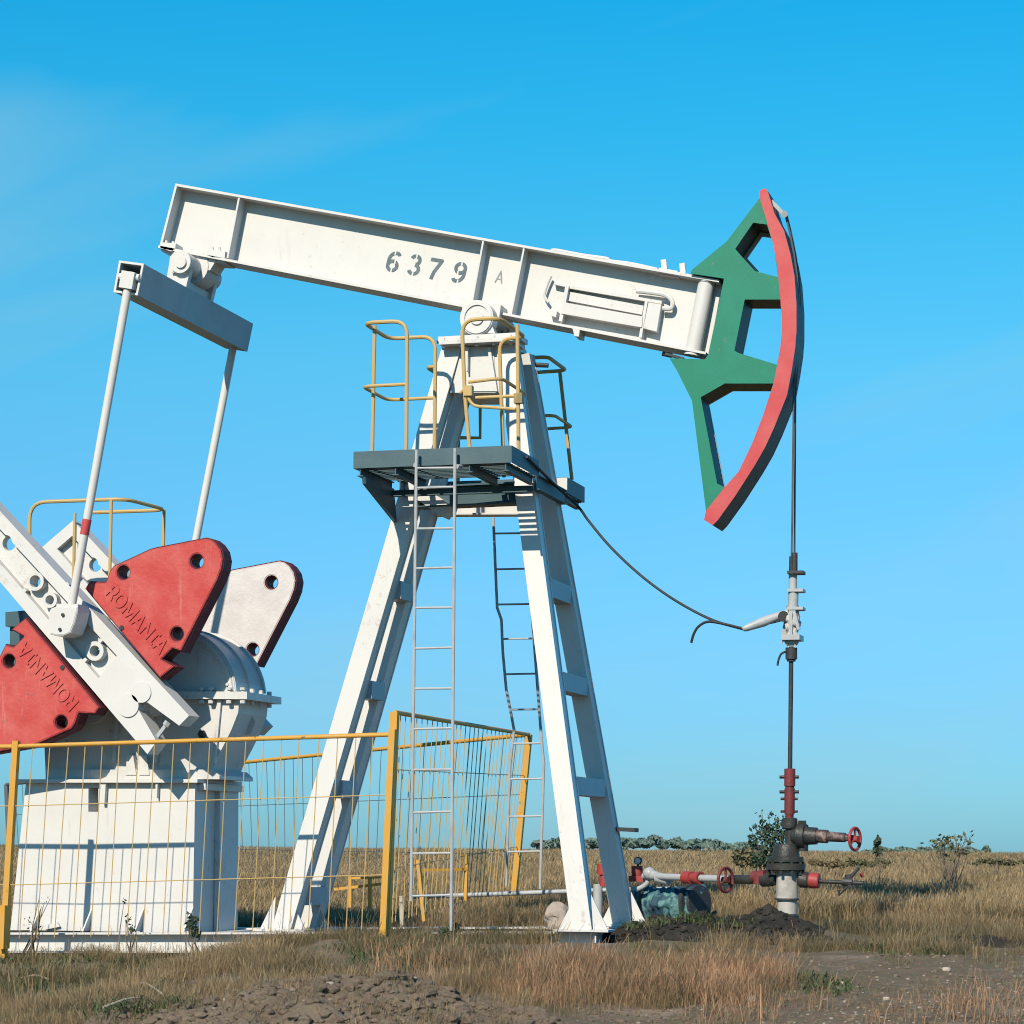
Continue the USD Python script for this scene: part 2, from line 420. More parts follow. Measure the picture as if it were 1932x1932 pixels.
def ring_y(u, v, ro, ri_, y0, y1, sides=28):
    c = at(u, v, y0)
    k = depth_of(c) / FOC
    g = Point(c[0], c[2]).buffer(ro * k, quad_segs=sides // 4).difference(Point(c[0], c[2]).buffer(ri_ * k, quad_segs=sides // 4))
    return slab(g, y0, y1)


def nut(c, axis, r=0.018, h=0.018):
    a = unit(axis)
    return cyl(V(c), V(c) + a * h, r, 6)


def ibeam(p, q, side, w, d, tf=0.014, tw=0.012):
    """A rolled H section from p to q: the flanges are w wide along side, the section is d deep."""
    p, q = V(p, float), V(q, float)
    a = unit(q - p)
    sd = unit(V(side, float) - a * (V(side, float) @ a))
    L = np.linalg.norm(q - p)
    prof = unary_union([sbox(-w / 2, -d / 2, w / 2, -d / 2 + tf), sbox(-w / 2, d / 2 - tf, w / 2, d / 2), sbox(-tw / 2, -d / 2, tw / 2, d / 2)])
    e = trimesh.creation.extrude_polygon(prof, L, engine='earcut')
    e.apply_transform(frame(sd, np.cross(a, sd), a, p))
    return e


RNG = np.random.default_rng(7)

# ------------------------------------------------------------------ the pumpjack
PJ = thing('pumpjack', 'white oil pumpjack with green and red horse head and red counterweights', 'pumpjack')

# walking beam: an I section with stiffeners
YB = -0.15
TL, TR, BR, BL = (331, 346), (1357, 528), (1331, 668), (300, 467)
WB = put(PJ, 'walking_beam', slab(poly_xz([TL, TR, BR, BL], YB).buffer(-0.004), -0.012, 0.012), 'white_paint')


def strip(a, b, w, Y):
    """A band of the plane y = Y below the line a-b, w pixels wide."""
    d = unit(V(b, float) - V(a, float))
    n = V([-d[1], d[0]]) * w
    return poly_xz([a, b, (b[0] + n[0], b[1] + n[1]), (a[0] + n[0], a[1] + n[1])], Y)


put(WB, 'flange', slab(strip(TL, TR, 4.6, YB), -0.15, 0.15), 'white_paint')
put(WB, 'flange', slab(strip((299, 463), (1332, 664), 4.6, YB), -0.15, 0.15), 'white_paint')
put(WB, 'end_plate', slab(strip((BL[0], BL[1]), TL, 4.0, YB), -0.149, 0.149), 'white_paint')
for a, b in (((449, 371), (427, 486)), ((910, 452), (887, 576)), ((987, 465), (962, 592))):
    for y0, y1 in ((-0.144, -0.012), (0.012, 0.144)):
        put(WB, 'stiffener', slab(strip(b, a, 3.2, YB), y0, y1), 'white_paint')

# stencilled number
GAP = 0.13


def arc(cx, cy, rx, ry, a0, a1, n=28):
    t = np.radians(np.linspace(a0, a1, n))
    return [(cx + rx * math.cos(x), cy + ry * math.sin(x)) for x in t]


def stencil(ch):
    """A stencil figure about 0.62 wide and 1 tall, as a shapely shape."""
    w = 0.085
    st = lambda pts: LineString(pts).buffer(w, cap_style=2, join_style=1)
    if ch == '6':
        g = st(arc(.33, .30, .23, .215, 0, 360, 48)).union(st([(.10, .30)] + arc(.42, .55, .32, .36, 178, 92) + [(.5, .905)]).union(st(arc(.44, .72, .16, .19, 85, 25))))
    elif ch == '9':
        g = affinity.rotate(stencil('6'), 180, origin=(.33, .5))
    elif ch == '3':
        g = st(arc(.31, .72, .21, .195, 160, -80)).union(st(arc(.31, .29, .24, .21, 85, -160)))
    elif ch == '7':
        g = st([(.04, .915), (.60, .915), (.46, .62), (.33, .35), (.26, .0)])
    return g


def stencil_cut(ch):
    g = stencil(ch)
    if ch in '69':
        g = g.difference(sbox(.29, -1, .37, .18)).difference(sbox(.29, .82, .37, 2))
        g = g.difference(sbox(.38, .40, .46, .60)) if ch == '6' else g.difference(sbox(.20, .40, .28, .60))
    elif ch == '3':
        g = g.difference(sbox(.27, .83, .35, 2)).difference(sbox(.27, -1, .35, .17))
    return g


def on_face(shape, o, along, up, y, depth, scale=1.0, skew=0.0):
    """A flat shape raised from a face of the plane y: o its origin, along and up the face directions."""
    shape = affinity.affine_transform(shape, [scale, skew * scale, 0, scale, 0, 0])
    e = trimesh.util.concatenate([trimesh.creation.extrude_polygon(g, depth, engine='earcut') for g in getattr(shape, 'geoms', [shape])])
    e.apply_transform(frame(along, up, [0, -1.0, 0], [o[0], y, o[2]]))
    return e


fa, fb = at(727, 512, -0.014), at(868, 537, -0.014)
ALONG = unit(fb - fa)
UPB = unit(np.cross(ALONG, [0, 1.0, 0])) * -1
UPB = UPB if UPB[2] > 0 else -UPB
for ch, u, v in (('6', 725, 511), ('3', 766, 517.5), ('7', 803, 525), ('9', 850, 532)):
    put(WB, 'figure', on_face(stencil_cut(ch), at(u, v, -0.012), ALONG, UPB, -0.0120, 0.0025, 0.182, 0.03), 'lettering_paint')
put(WB, 'letter', on_face(unary_union([LineString([(0, 0), (.3, 1), (.6, 0)]).buffer(.06, cap_style=2), LineString([(.12, .33), (.48, .33)]).buffer(.05, cap_style=2)]), at(934, 533, -0.012), ALONG, UPB, -0.0120, 0.0025, 0.10, 0.02), 'letter_faint')

# the folded latch on the web, near the head


def flat(points, y0, y1, rg=None):
    return slab(poly_xz([rg(*p) for p in points] if rg else points, y0), y0, y1)


latch = [
    flat([(300, 420), (845, 512), (843, 530), (298, 438)], -0.085, -0.012, rE),
    flat([(290, 455), (740, 540), (730, 592), (284, 508)], -0.060, -0.012, rE),
    flat([(280, 520), (735, 602), (728, 665), (262, 585)], -0.11, -0.012, rE),
    flat([(768, 520), (842, 532), (815, 690), (738, 670)], -0.095, -0.012, rE),
    flat([(288, 420), (308, 424), (268, 632), (248, 628)], -0.10, -0.012, rE),
    flat([(748, 510), (764, 513), (728, 725), (712, 722)], -0.10, -0.012, rE),
    tube(smooth_path([at(*rE(x, y), -0.07) for x, y in ((698, 455), (770, 462), (862, 478), (905, 515), (898, 555), (850, 556))], 5), 0.020, 8),
    tube(smooth_path([at(*rE(x, y), -0.06) for x, y in ((204, 368), (180, 425), (166, 480), (190, 522))], 5), 0.012, 7),
    flat([(222, 405), (292, 420), (290, 432), (220, 416)], -0.07, -0.012, rE),
    flat([(190, 568), (240, 572), (232, 606), (200, 596)], -0.10, -0.012, rE),
]
put(WB, 'latch', latch, 'white_paint')
put(WB, 'lug', flat([(1080, 619), (1094, 621), (1092, 635), (1084, 634)], -0.16, 0.02), 'white_paint')
clampb = [flat([(1243, 505), (1278, 511), (1280, 524), (1241, 517)], -0.09, 0.09)]
for u, v in ((1252, 490), (1287, 497)):
    clampb += [bar(at(u, v, -0.06), at(u + 2, v + 20, -0.06), 0.02, 0.045), bar(at(u, v, 0.06), at(u + 2, v + 20, 0.06), 0.02, 0.045)]
clampb.append(tube([at(1280, 516, -0.05), at(1312, 523, -0.05)], 0.014, 8))
put(WB, 'clamp', clampb, 'white_paint')
put(WB, 'conduit', tube(smooth_path([at(u, v, -0.06) for u, v in ((1040, 473), (1052, 473), (1100, 482), (1143, 488), (1152, 493), (1190, 498), (1240, 509))], 5), 0.017, 8), 'white_paint')

# hinge barrel of the head
b0, b1 = at(1333, 534, -0.07), at(1307, 668, -0.07)
ax = unit(b1 - b0)
put(WB, 'hinge_barrel', [cyl(b0, b1, 0.068, 28), cyl(b0 - ax * 0.018, b0, 0.075, 28), cyl(b1 - ax * .0, b1 + ax * 0.016, 0.078, 28)], 'white_paint', smooth=40)

# horse head: two green cheek plates with webs between, a red rim along the arc
HO = [(1433, 374), (1371, 455.4), (1305.4, 509), (1303, 516), (1366, 525.5), (1336, 669), (1330, 678), (1263, 676), (1276, 697), (1305.6, 756), (1331.7, 962)]
RIN = [(1433, 361), (1434, 375), (1446, 414.5), (1458, 457), (1467, 503), (1472.5, 566), (1475.5, 610), (1473, 650), (1467, 686.6), (1458.8, 726.7), (1439.2, 785), (1419, 837), (1393.6, 889.7), (1367.5, 919), (1331.7, 964.6), (1328.4, 981)]
ROUT = [(1344.7, 991), (1354.5, 981), (1387, 936), (1422.9, 879.9), (1443, 845), (1460, 808), (1484.9, 746), (1494.6, 694), (1500.5, 655), (1502.7, 624), (1502.7, 574.5), (1499, 521), (1492, 482), (1479.6, 436), (1461, 402), (1448, 359), (1441, 355)]
HOLES = [[(1387, 469.6), (1421, 420), (1447, 423.5), (1460, 465), (1468, 523), (1424.5, 511.4), (1397.8, 482)],
         [(1405, 565), (1472.3, 565), (1475.5, 610), (1473, 650), (1466, 688), (1393.6, 666), (1385.5, 661.5)],
         [(1322, 749.5), (1367.5, 723.4), (1459, 723.4), (1439.2, 785), (1419, 837), (1393.6, 889.7), (1367.5, 919), (1353, 912.5)]]
YH0, YH1 = -0.18, 0.18
body = poly_xz(HO + [p for p in RIN[1:-1]][::-1], YH0).buffer(0)
for h in HOLES:
    body = body.difference(poly_xz(h, YH0))
HH = put(PJ, 'horse_head', slab(body, YH0, YH0 + 0.02), 'green_paint')
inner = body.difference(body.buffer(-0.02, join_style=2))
put(HH, 'web_plate', slab(inner.buffer(-0.002), YH0 + 0.02, YH1 - 0.02), 'shaded_green', label='inner web plates between the cheeks of the head')
up_hole = poly_xz(HOLES[0], YH0)
put(HH, 'far_cheek', slab(body.union(up_hole).difference(up_hole.buffer(-0.028, join_style=2)), YH1 - 0.02, YH1), 'white_paint', label='far cheek plate, pale where it shows through the upper opening')
rim = poly_xz(RIN + ROUT, YH0 - 0.02).buffer(0)
put(HH, 'arc_track', slab(rim.buffer(-0.001), YH0 - 0.012, YH1 + 0.012), 'dark_steel', label='track of the arc where the ropes lie, darkened for its shade')  # the shade on the curved surface is painted in as a dark colour
for y0 in (YH0 - 0.022, YH1 + 0.012):
    put(HH, 'arc_rim', slab(rim, y0, y0 + 0.010), 'red_paint', label='red curved rim plate')
hk = at(1474, 397, 0.0)
put(HH, 'cable_hook', [bar(at(1456, 380, -0.06), at(1478, 404, -0.06), 0.03, 0.03), bar(at(1456, 380, 0.06), at(1478, 404, 0.06), 0.03, 0.03), cyl(at(1480, 404, -0.10), at(1480, 404, 0.10), 0.027, 16)], 'galvanised')
put(HH, 'bracket', [cyl(at(1250, 667, -.06), at(1268, 671, -.06), 0.02, 8), bar(at(1256, 668, -.1), at(1290, 677, -.1), 0.05, 0.02)], 'dark_steel')

# tail bearing and equalizer
TB = put(PJ, 'tail_bearing', [disc_y(362, 503, 33, -0.12, 0.12), flat([(318, 468), (412, 484), (396, 510), (332, 500)], -0.11, 0.11)], 'white_paint', smooth=40)
put(TB, 'foot', flat([(303, 457), (332, 459), (330, 470), (322, 474), (302, 467)], -0.15, 0.15), 'white_paint')
put(TB, 'foot', flat([(391, 470), (425, 474), (424, 487), (400, 485), (390, 481)], -0.15, 0.15), 'white_paint')
for u, v in ((313, 454), (327, 456), (400, 466), (414, 467)):
    put(TB, 'bolt', cyl(at(u, v, -0.11), at(u + 1, v + 12, -0.11), 0.016, 8), 'white_paint')
put(TB, 'saddle', flat([(302, 469), (425, 489), (427, 497), (404, 496), (330, 484), (306, 475)], -0.10, 0.10), 'white_paint')
eq = poly_xz([(225.6, 492), (271.5, 498), (259.6, 557), (215, 551)], -1.2)
EQ = put(PJ, 'equalizer_beam', slab(eq.difference(eq.buffer(-0.014, join_style=2)), -1.19, 1.2), 'shaded_white_paint')
put(EQ, 'end_frame', slab(eq.buffer(0.002).difference(eq.buffer(-0.016, join_style=2)), -1.205, -1.188), 'white_paint', label='lit end rim of the beam, kept plain white')
put(EQ, 'end_plate', slab(eq.buffer(-0.013, join_style=2), 1.16, 1.185), 'white_paint')
put(EQ, 'end_plate', slab(eq.buffer(-0.013, join_style=2), -0.86, -0.84), 'white_paint')
lug_y = -0.30
lug = [(319, 498), (321, 484), (330, 474), (342, 471), (354, 476), (361, 487), (361, 500), (350, 545), (312, 540)]
for y0 in (-0.30, 0.24):
    put(EQ, 'bearing_lug', slab(poly_xz(lug, -0.30), y0, y0 + 0.06), 'white_paint')
put(EQ, 'lug_base', flat([(312, 526), (354, 530), (350, 552), (308, 546)], -0.24, 0.24), 'white_paint')
put(EQ, 'bearing_pin', [disc_y(340, 494, 21, -0.35, 0.34), disc_y(340, 494, 11, -0.37, -0.35), flat([(324, 509), (352, 511), (351, 516), (323, 514)], -0.33, -0.29)], 'white_paint', smooth=40)

# pitman rods, wrist pins
for near in (True, False):
    Y0, Y1 = (-1.21, -1.13) if near else (1.08, 1.08)
    a, b = at(245, 523, -1.21), at(135, 1146, -1.13)
    a, b = V([a[0], Y0, a[2]]), V([b[0], Y1, b[2]])
    d = unit(b - a)
    PR = put(PJ, 'pitman_rod', cyl(a + d * 0.06, b, 0.036, 20), 'white_paint', smooth=40)
    put(PR, 'rod_head', [bar(a - d * 0.04, a + d * 0.10, 0.10, 0.12), cyl(a + V([-0.09, 0, 0.01]), a + V([0.09, 0, -0.01]), 0.03, 14)], 'white_paint')
    k0 = (1000 - 523) / (1146 - 523)
    if near:
        put(PR, 'red_band', cyl(a + (b - a) * (k0 - 0.035), a + (b - a) * (k0 + 0.012), 0.0385, 20), 'red_paint', smooth=40)
    wp = poly_xz([ra(*p) for p in ((552, 1440), (575, 1400), (640, 1375), (880, 1375), (880, 1430), (845, 1570), (800, 1680), (720, 1712), (640, 1712), (560, 1690), (545, 1560))], -1.22)
    ya, yb = (-1.22, -0.98) if near else (0.95, 1.18)
    WP = put(PR, 'rod_bearing', rounded_slab(wp, ya, yb, 0.012), 'white_paint')
    put(PR, 'rod_collar', flat([(643, 1345), (885, 1350), (885, 1380), (640, 1378)], ya + 0.02, yb - 0.02, ra) if near else slab(poly_xz([ra(*p) for p in ((643, 1345), (885, 1350), (885, 1380), (640, 1378))], -1.2), ya + .02, yb - .02), 'white_paint')
    if near:
        for x, y in ((710, 1470), (676, 1636)):
            put(PR, 'bolt', disc_y(*ra(x, y), 3.2, -1.235, -1.2, 10), 'dark_steel')

# cranks and counterweights: the near pair, and the far pair 1.68 m behind
YC = -0.97
SHIFT = 1.68
crank = poly_xz([(-28, 934), (356.7, 1350), (338, 1369), (278, 1325), (261.7, 1325.8), (261.7, 1340), (295.5, 1399), (278, 1422.8), (-92, 990)], YC)
pxm = depth_of(at(150, 1200, YC)) / FOC
solid_part = poly_xz([(150, 1325), (262, 1185), (420, 1400), (280, 1460)], YC)
recess = crank.buffer(-24 * pxm, join_style=2).difference(solid_part)
holes_c = [((10, 1023), 14), ((66.4, 1096.7), 11.5), ((94, 1132), 9), ((178.8, 1228.3), 10.5)]
for c_, r_ in holes_c:
    q = at(*c_, YC)
    recess_hole = Point(q[0], q[2]).buffer(r_ * pxm, quad_segs=8)
    crank = crank.difference(recess_hole)
WT = [(159, 1110), (168, 1096), (199, 1097), (206, 1077), (213, 1067), (222, 1063), (282, 1035), (293, 1032), (388, 1013.5), (399, 1016), (409, 1024), (418, 1037), (422, 1055), (419, 1074), (411, 1095), (342, 1230), (325.6, 1224.7), (307, 1243.4), (331.8, 1257), (301.8, 1280.7), (240, 1208)]
wt = poly_xz(WT, -0.95)
for c_, r_ in (((233, 1080.3), 11.5), ((371.5, 1059.1), 12.0), ((334, 1196), 11.5)):
    q = at(*c_, -0.95)
    wt = wt.difference(Point(q[0], q[2]).buffer(r_ * pxm, quad_segs=8))
MID = at(174, 1222, -0.95)
letters = meshkit.text_mesh('ROMANIA', 1.0, 0.010, bold=True)
e = letters.bounds
letters.apply_translation([-e[0, 0], -e[0, 1], 0])
letters.apply_scale([1 / (e[1, 0] - e[0, 0]), 1 / (e[1, 1] - e[0, 1]), 1])
w0, w1 = at(198, 1121, -0.95), at(301, 1236, -0.95)
along = unit(w1 - w0)
upw = np.cross(along, [0, 1.0, 0]); upw = upw if upw @ V([1, 0, 1]) > 0 else -upw
letters.apply_transform(np.diag([np.linalg.norm(w1 - w0), 0.135, 1, 1]))
letters.apply_transform(frame(along, upw, [0, -1.0, 0], [w0[0], -0.9525, w0[2]]))
TURN = trimesh.transformations.rotation_matrix(math.pi, [0, 1, 0], MID)
for near in (True, False):
    dy = 0.0 if near else SHIFT
    sh = V([0, dy, 0])
    CR = put(PJ, 'crank', slab(crank.difference(recess), YC + dy, YC + dy + 0.22), 'white_paint')
    put(CR, 'crank_web', slab(recess.intersection(crank).buffer(-0.001), YC + dy + 0.07, YC + dy + 0.15), 'white_paint')
    for (c_, r_), ro in zip(holes_c, (0, 18, 15, 18.5)):
        if ro:
            g = ring_y(*c_, ro, r_, YC, YC + 0.12); g.apply_translation(sh + [0, -0.003, 0])
            put(CR, 'pin_hole_ring', g, 'white_paint')
    for (x0, y0), (x1, y1) in (((52, 1112), (40, 1125)), ((82, 1080), (94, 1068)), ((190, 1212), (203, 1200)), ((166, 1243), (152, 1257)), ((110, 1150), (97, 1166)), ((120, 1112), (132, 1101))):
        g = bar(at(x0, y0, YC + 0.04), at(x1, y1, YC + 0.04), 0.07, 0.03); g.apply_translation(sh)
        put(CR, 'rib', g, 'white_paint')
    for c_, r_ in (((266, 1306), 20), ((241, 1331), 22)):
        g = disc_y(*c_, r_, YC - 0.012, YC + 0.02); g.apply_translation(sh)
        put(CR, 'boss', g, 'white_paint', smooth=40)
    g = cyl(at(247, 1318, -0.90) , at(247, 1318, -0.90) + V([0, 0.6, 0]), 0.13, 24)
    g.apply_translation([0, dy - (0.0 if near else 0.45), 0])
    put(CR, 'crank_shaft', g, 'white_paint', smooth=40)
    g = bar(at(318, 1362, -0.88), at(286, 1405, -0.88), 0.03, 0.03); g.apply_translation(sh)
    put(CR, 'clamp_bolt', [g] + [cyl(at(*c_, -0.88) + sh, at(*c2, -0.88) + sh, 0.032, 6) for c_, c2 in (((318, 1362), (313, 1369)), ((291, 1398), (286, 1405)))], 'galvanised')
    for turned in (False, True):
        m_ = rounded_slab(wt, -0.95, -0.75, 0.018)
        l_ = letters.copy()
        if turned:
            m_.apply_transform(TURN), l_.apply_transform(TURN)
        m_.apply_translation(sh), l_.apply_translation(sh)
        CW = put(PJ, 'counterweight', m_, 'shaded_red_cast', label=('red' if near else 'white') + ' faced counterweight, ' + ('lower' if turned else 'upper') + ' one of its crank')
        f_ = rounded_slab(wt.buffer(-0.008, join_style=1), -0.9535, -0.90, 0.012)
        if turned:
            f_.apply_transform(TURN)
        f_.apply_translation(sh)
        put(CW, 'face', f_, 'red_cast' if near else 'white_cast')
        if near:
            put(CW, 'lettering', l_, 'red_cast')
        for u, v in ((229, 1184),):
            g = disc_y(u, v, 4.5, -0.962, -0.93, 12)
            if turned:
                g.apply_transform(TURN)
            g.apply_translation(sh)
            put(CW, 'bolt', g, 'dark_steel')

# gear case
YG0, YG1 = -0.36, 0.30
cg = at(327, 1312, YG0)
kg = depth_of(cg) / FOC
dome_poly = Point(cg[0], cg[2]).buffer(126 * kg, quad_segs=24).intersection(sbox(cg[0] - 3, cg[2], cg[0] + 3, cg[2] + 3))
left_top = poly_xz([(330, 1186), (250, 1200), (150, 1240), (90, 1262), (90, 1312), (330, 1312)], YG0)
GC = put(PJ, 'gear_case', rounded_slab(dome_poly.union(left_top).buffer(0.001), YG0, YG1, 0.02), 'case_paint', smooth=35)
put(GC, 'lower_case', slab(poly_xz([(80, 1316), (452, 1316), (449, 1345), (436, 1378), (421, 1408), (404, 1440), (396, 1462), (86, 1462)], YG0), YG0, YG1), 'case_paint')
for u0, u1 in ((80, 466),):
    put(GC, 'split_flange', flat([(u0, 1303), (u1, 1305), (u1, 1319), (u0, 1318)], YG0 - 0.07, YG1 + 0.07), 'case_paint')
for u in (380, 398, 432, 458):
    put(GC, 'flange_bolt', [cyl(at(u, 1297, YG0 - 0.045), at(u, 1326, YG0 - 0.045), 0.013, 8), cyl(at(u, 1297, YG0 - 0.045), at(u, 1302, YG0 - 0.045), 0.024, 6), cyl(at(u, 1321, YG0 - 0.045), at(u, 1327, YG0 - 0.045), 0.024, 6)], 'case_paint')
for y in (-0.2, 0.0, 0.2):
    put(GC, 'flange_bolt', [cyl(at(459, 1297, YG0 - 0.045) + V([0, y + .4, 0]), at(459, 1328, YG0 - 0.045) + V([0, y + .4, 0]), 0.022, 8)], 'case_paint')
put(GC, 'lifting_lug', flat([(425, 1230), (445, 1250), (452, 1275), (440, 1282)], -0.10, -0.06), 'case_paint')
put(GC, 'lifting_lug', flat([(425, 1230), (445, 1250), (455, 1272), (440, 1282)], 0.12, 0.16), 'case_paint')
sg = at(462, 1352, 0.05)
put(GC, 'shaft_guard', hull([at(u, v, y) for y in (-0.02, 0.26) for u, v in ((440, 1330), (462, 1330), (482, 1362), (474, 1384), (440, 1390))]), 'case_paint')
put(GC, 'base_foot', flat([(86, 1452), (402, 1452), (414, 1463), (414, 1470), (86, 1470)], YG0 - 0.05, YG1 + 0.05), 'case_paint')
put(GC, 'pinion_cover', disc_y(165, 1318, 48, YG0 - 0.06, YG0 + 0.02), 'case_paint', smooth=40)
for u in (245, 270):
    put(GC, 'foot_rib', flat([(u - 8, 1462), (u - 6, 1425), (u + 6, 1425), (u + 12, 1462)], YG0 - 0.06, YG0 + .01), 'case_paint')
for y0, g0 in ((YG0 - 0.012, 118), (YG0 + 0.30, 127), (YG1 - 0.03, 128)):
    rg_ = Point(cg[0], cg[2]).buffer((g0 + 3) * kg, quad_segs=24).difference(Point(cg[0], cg[2]).buffer((g0 - 5) * kg, quad_segs=24)).intersection(sbox(cg[0] - .4, cg[2] + .05, cg[0] + 3, cg[2] + 3))
    put(GC, 'cover_rib', slab(rg_, y0, y0 + 0.03), 'case_paint')
for k in range(7):
    a_ = math.radians(10 + 14 * k)
    q = V([cg[0] + 112 * kg * math.cos(a_), YG0, cg[2] + 112 * kg * math.sin(a_)])
    put(GC, 'cover_bolt', cyl(q + V([0, -.022, 0]), q, .014, 6), 'case_paint')
for u0_ in (410, 300, 220):
    put(GC, 'case_rib', flat([(u0_, 1320), (u0_ + 7, 1320), (u0_ - 4, 1440), (u0_ - 10, 1440)], YG0 - 0.03, YG0), 'case_paint')
put(GC, 'oil_plug', [disc_y(380, 1385, 8, YG0 - 0.03, YG0, 6), disc_y(380, 1385, 5, YG0 - 0.05, YG0 - .03, 12)], 'dark_steel')
put(GC, 'brake_drum', [disc_y(27, 1168, 1, 0.2, 0.3), flat([(10, 1155), (44, 1152), (44, 1182), (10, 1182)], 0.05, 0.5), flat([(19, 1182), (36, 1182), (38, 1240), (18, 1240)], 0.1, 0.4), flat([(10, 1236), (120, 1236), (120, 1320), (10, 1320)], 0.0, 0.28)], 'slate_paint')  # its shadow side is put into the dark colour

# handrail over the gear case
YR = -0.05
GR = holder(PJ, 'gear_case_railing')


def dy_of(p, Y):
    return V([p[0], Y, p[2]])


f0, f1 = at(55, 985, YR), at(245.5, 943, YR)
zt = at(160, 944, YR)[2]
xl, xr = at(56, 985, YR)[0], at(246, 943, YR)[0]
rail = fillet([V([xl, YR, zt - 0.5]), V([xl, YR, zt]), V([xr - 0.05, YR, zt]), V([xr + 0.02, YR + 0.75, zt]), V([xl + 0.22, YR + 0.75, zt])], 0.16, 6)
put(GR, 'top_rail', tube(rail, 0.017, 8), 'yellow_rail', smooth=40)
for x, y in ((at(210, 950, YR)[0], YR), (xr + 0.0, YR + 0.72), (at(141, 990, YR + .75)[0], YR + 0.75)):
    put(GR, 'post', cyl([x, y, zt], [x - 0.02, y, zt - 1.35], 0.016, 8), 'yellow_rail', smooth=40)

# base under the gear case
YS0, YS1 = -0.46, 0.40
f = [at(*rB(x, y), YS0) for x, y in ((150, 492), (1130, 492), (1115, 1352), (60, 1352))]
zt_, zb_ = (f[0][2] + f[1][2]) / 2, (f[2][2] + f[3][2]) / 2
pts = []
for y in (YS0, YS1):
    pts += [[f[0][0], y, zt_], [f[1][0], y, zt_], [f[2][0], y, zb_], [f[3][0], y, zb_]]
bm = m3.Manifold.hull_points(np.asarray(pts, np.float32))
ca, cb = at(*rB(512, 520), YS0), at(*rB(568, 660), YS0)
bm = bm - m3.Manifold.cube((cb[0] - ca[0], 0.30, ca[2] - cb[2])).translate((ca[0], YS0 - 0.1, cb[2]))
tt = bm.to_mesh()
GB = put(PJ, 'gear_base', trimesh.Trimesh(tt.vert_properties[:, :3], tt.tri_verts), 'white_paint')
for y0, y1, dz0, dz1, ex in ((YS0 - 0.07, YS1 + 0.07, 0.0, 0.03, 0.05),):
    put(GB, 'top_plate', block(f[0][0] - ex, f[1][0] + ex, y0, y1, zt_ + dz0, zt_ + dz1), 'white_paint')
put(GB, 'post', block(f[1][0] - 0.003, f[1][0] + 0.045, YS1 - 0.42, YS1, zb_, zt_), 'white_paint')
put(GB, 'cap_trim', block(f[1][0], f[1][0] + 0.075, YS0 + 0.05, YS1 + 0.05, zt_ - 0.06, zt_ - 0.004), 'white_paint')
put(GB, 'fin', flat([(580, 494), (612, 494), (604, 612), (588, 612)], YS0 - 0.05, YS0, rB), 'white_paint')
put(GB, 'fin', flat([(900, 494), (912, 494), (908, 580), (902, 580)], YS0 - 0.05, YS0, rB), 'white_paint')
for x in (208, 508, 808, 1090):
    a, b, c_ = at(*rB(x, 1350), YS0), at(*rB(x + 8, 1350), YS0), at(*rB(x + 22, 1205), YS0)
    put(GB, 'gusset', hull([a + V([0, .01, 0]), b + V([0, .01, 0]), c_ + V([0, .01, 0]), c_ + V([.012, .01, 0]), a + V([0, -0.12, 0]), b + V([0, -0.12, 0])]), 'white_paint')
put(GB, 'hatch_cover', flat([(250, 1318), (330, 1300), (345, 1325), (262, 1342)], YS0 - 0.03, YS0 - 0.004, rB), 'white_paint')

# skid: two long I beams and the cross pieces
zs1 = zb_ - 0.002
zsr = at(1097, 1758, -0.80)[2]            # the well end lies a little higher
xs0, xs1 = at(-260, 1760, -0.62)[0], at(1122, 1765, -0.80)[0]
xsl, xsm = at(190, 1757, -0.46)[0], at(1097, 1758, -0.80)[0]


def zs(x):
    return zs1 + (zsr - zs1) * (x - xsl) / (xsm - xsl)


for y in (-0.70, 0.55):
    put(PJ, 'skid_beam', ibeam([xs0, y, zs(xs0) - 0.085], [xs1, y, zs(xs1) - 0.085], (0, 1, 0), 0.20, 0.17), 'white_paint', label='long white steel skid beam on the ground')
for u in (-200, 380, 560, 1075):
    x = at(u, 1765, -0.6)[0]
    put(PJ, 'skid_cross_beam', ibeam([x, -0.69, zs(x) - 0.09], [x, 0.54, zs(x) - 0.09], (1, 0, 0), 0.12, 0.15), 'white_paint')
put(PJ, 'skid_end_plate', block(xs1, xs1 + 0.012, -0.80, -0.60, zsr - 0.2, zsr - 0.001), 'white_paint')

# tower: four H section legs with battens, a head box and cap
def leg(u0, v0, y0, u1, v1, y1, flip, D_=0.17):
    p, q = at(u0, v0, y0), at(u1, v1, y1)
    if flip is not None:       # the far leg mirrors the near one, with its own depths
        p, q = V([p[0], flip[0], zs(p[0])]), V([q[0], flip[1], q[2]])
    else:
        p = V([p[0], p[1], zs(p[0])])
    o = V([0, D_ / 2, 0])
    return p + o, q + o


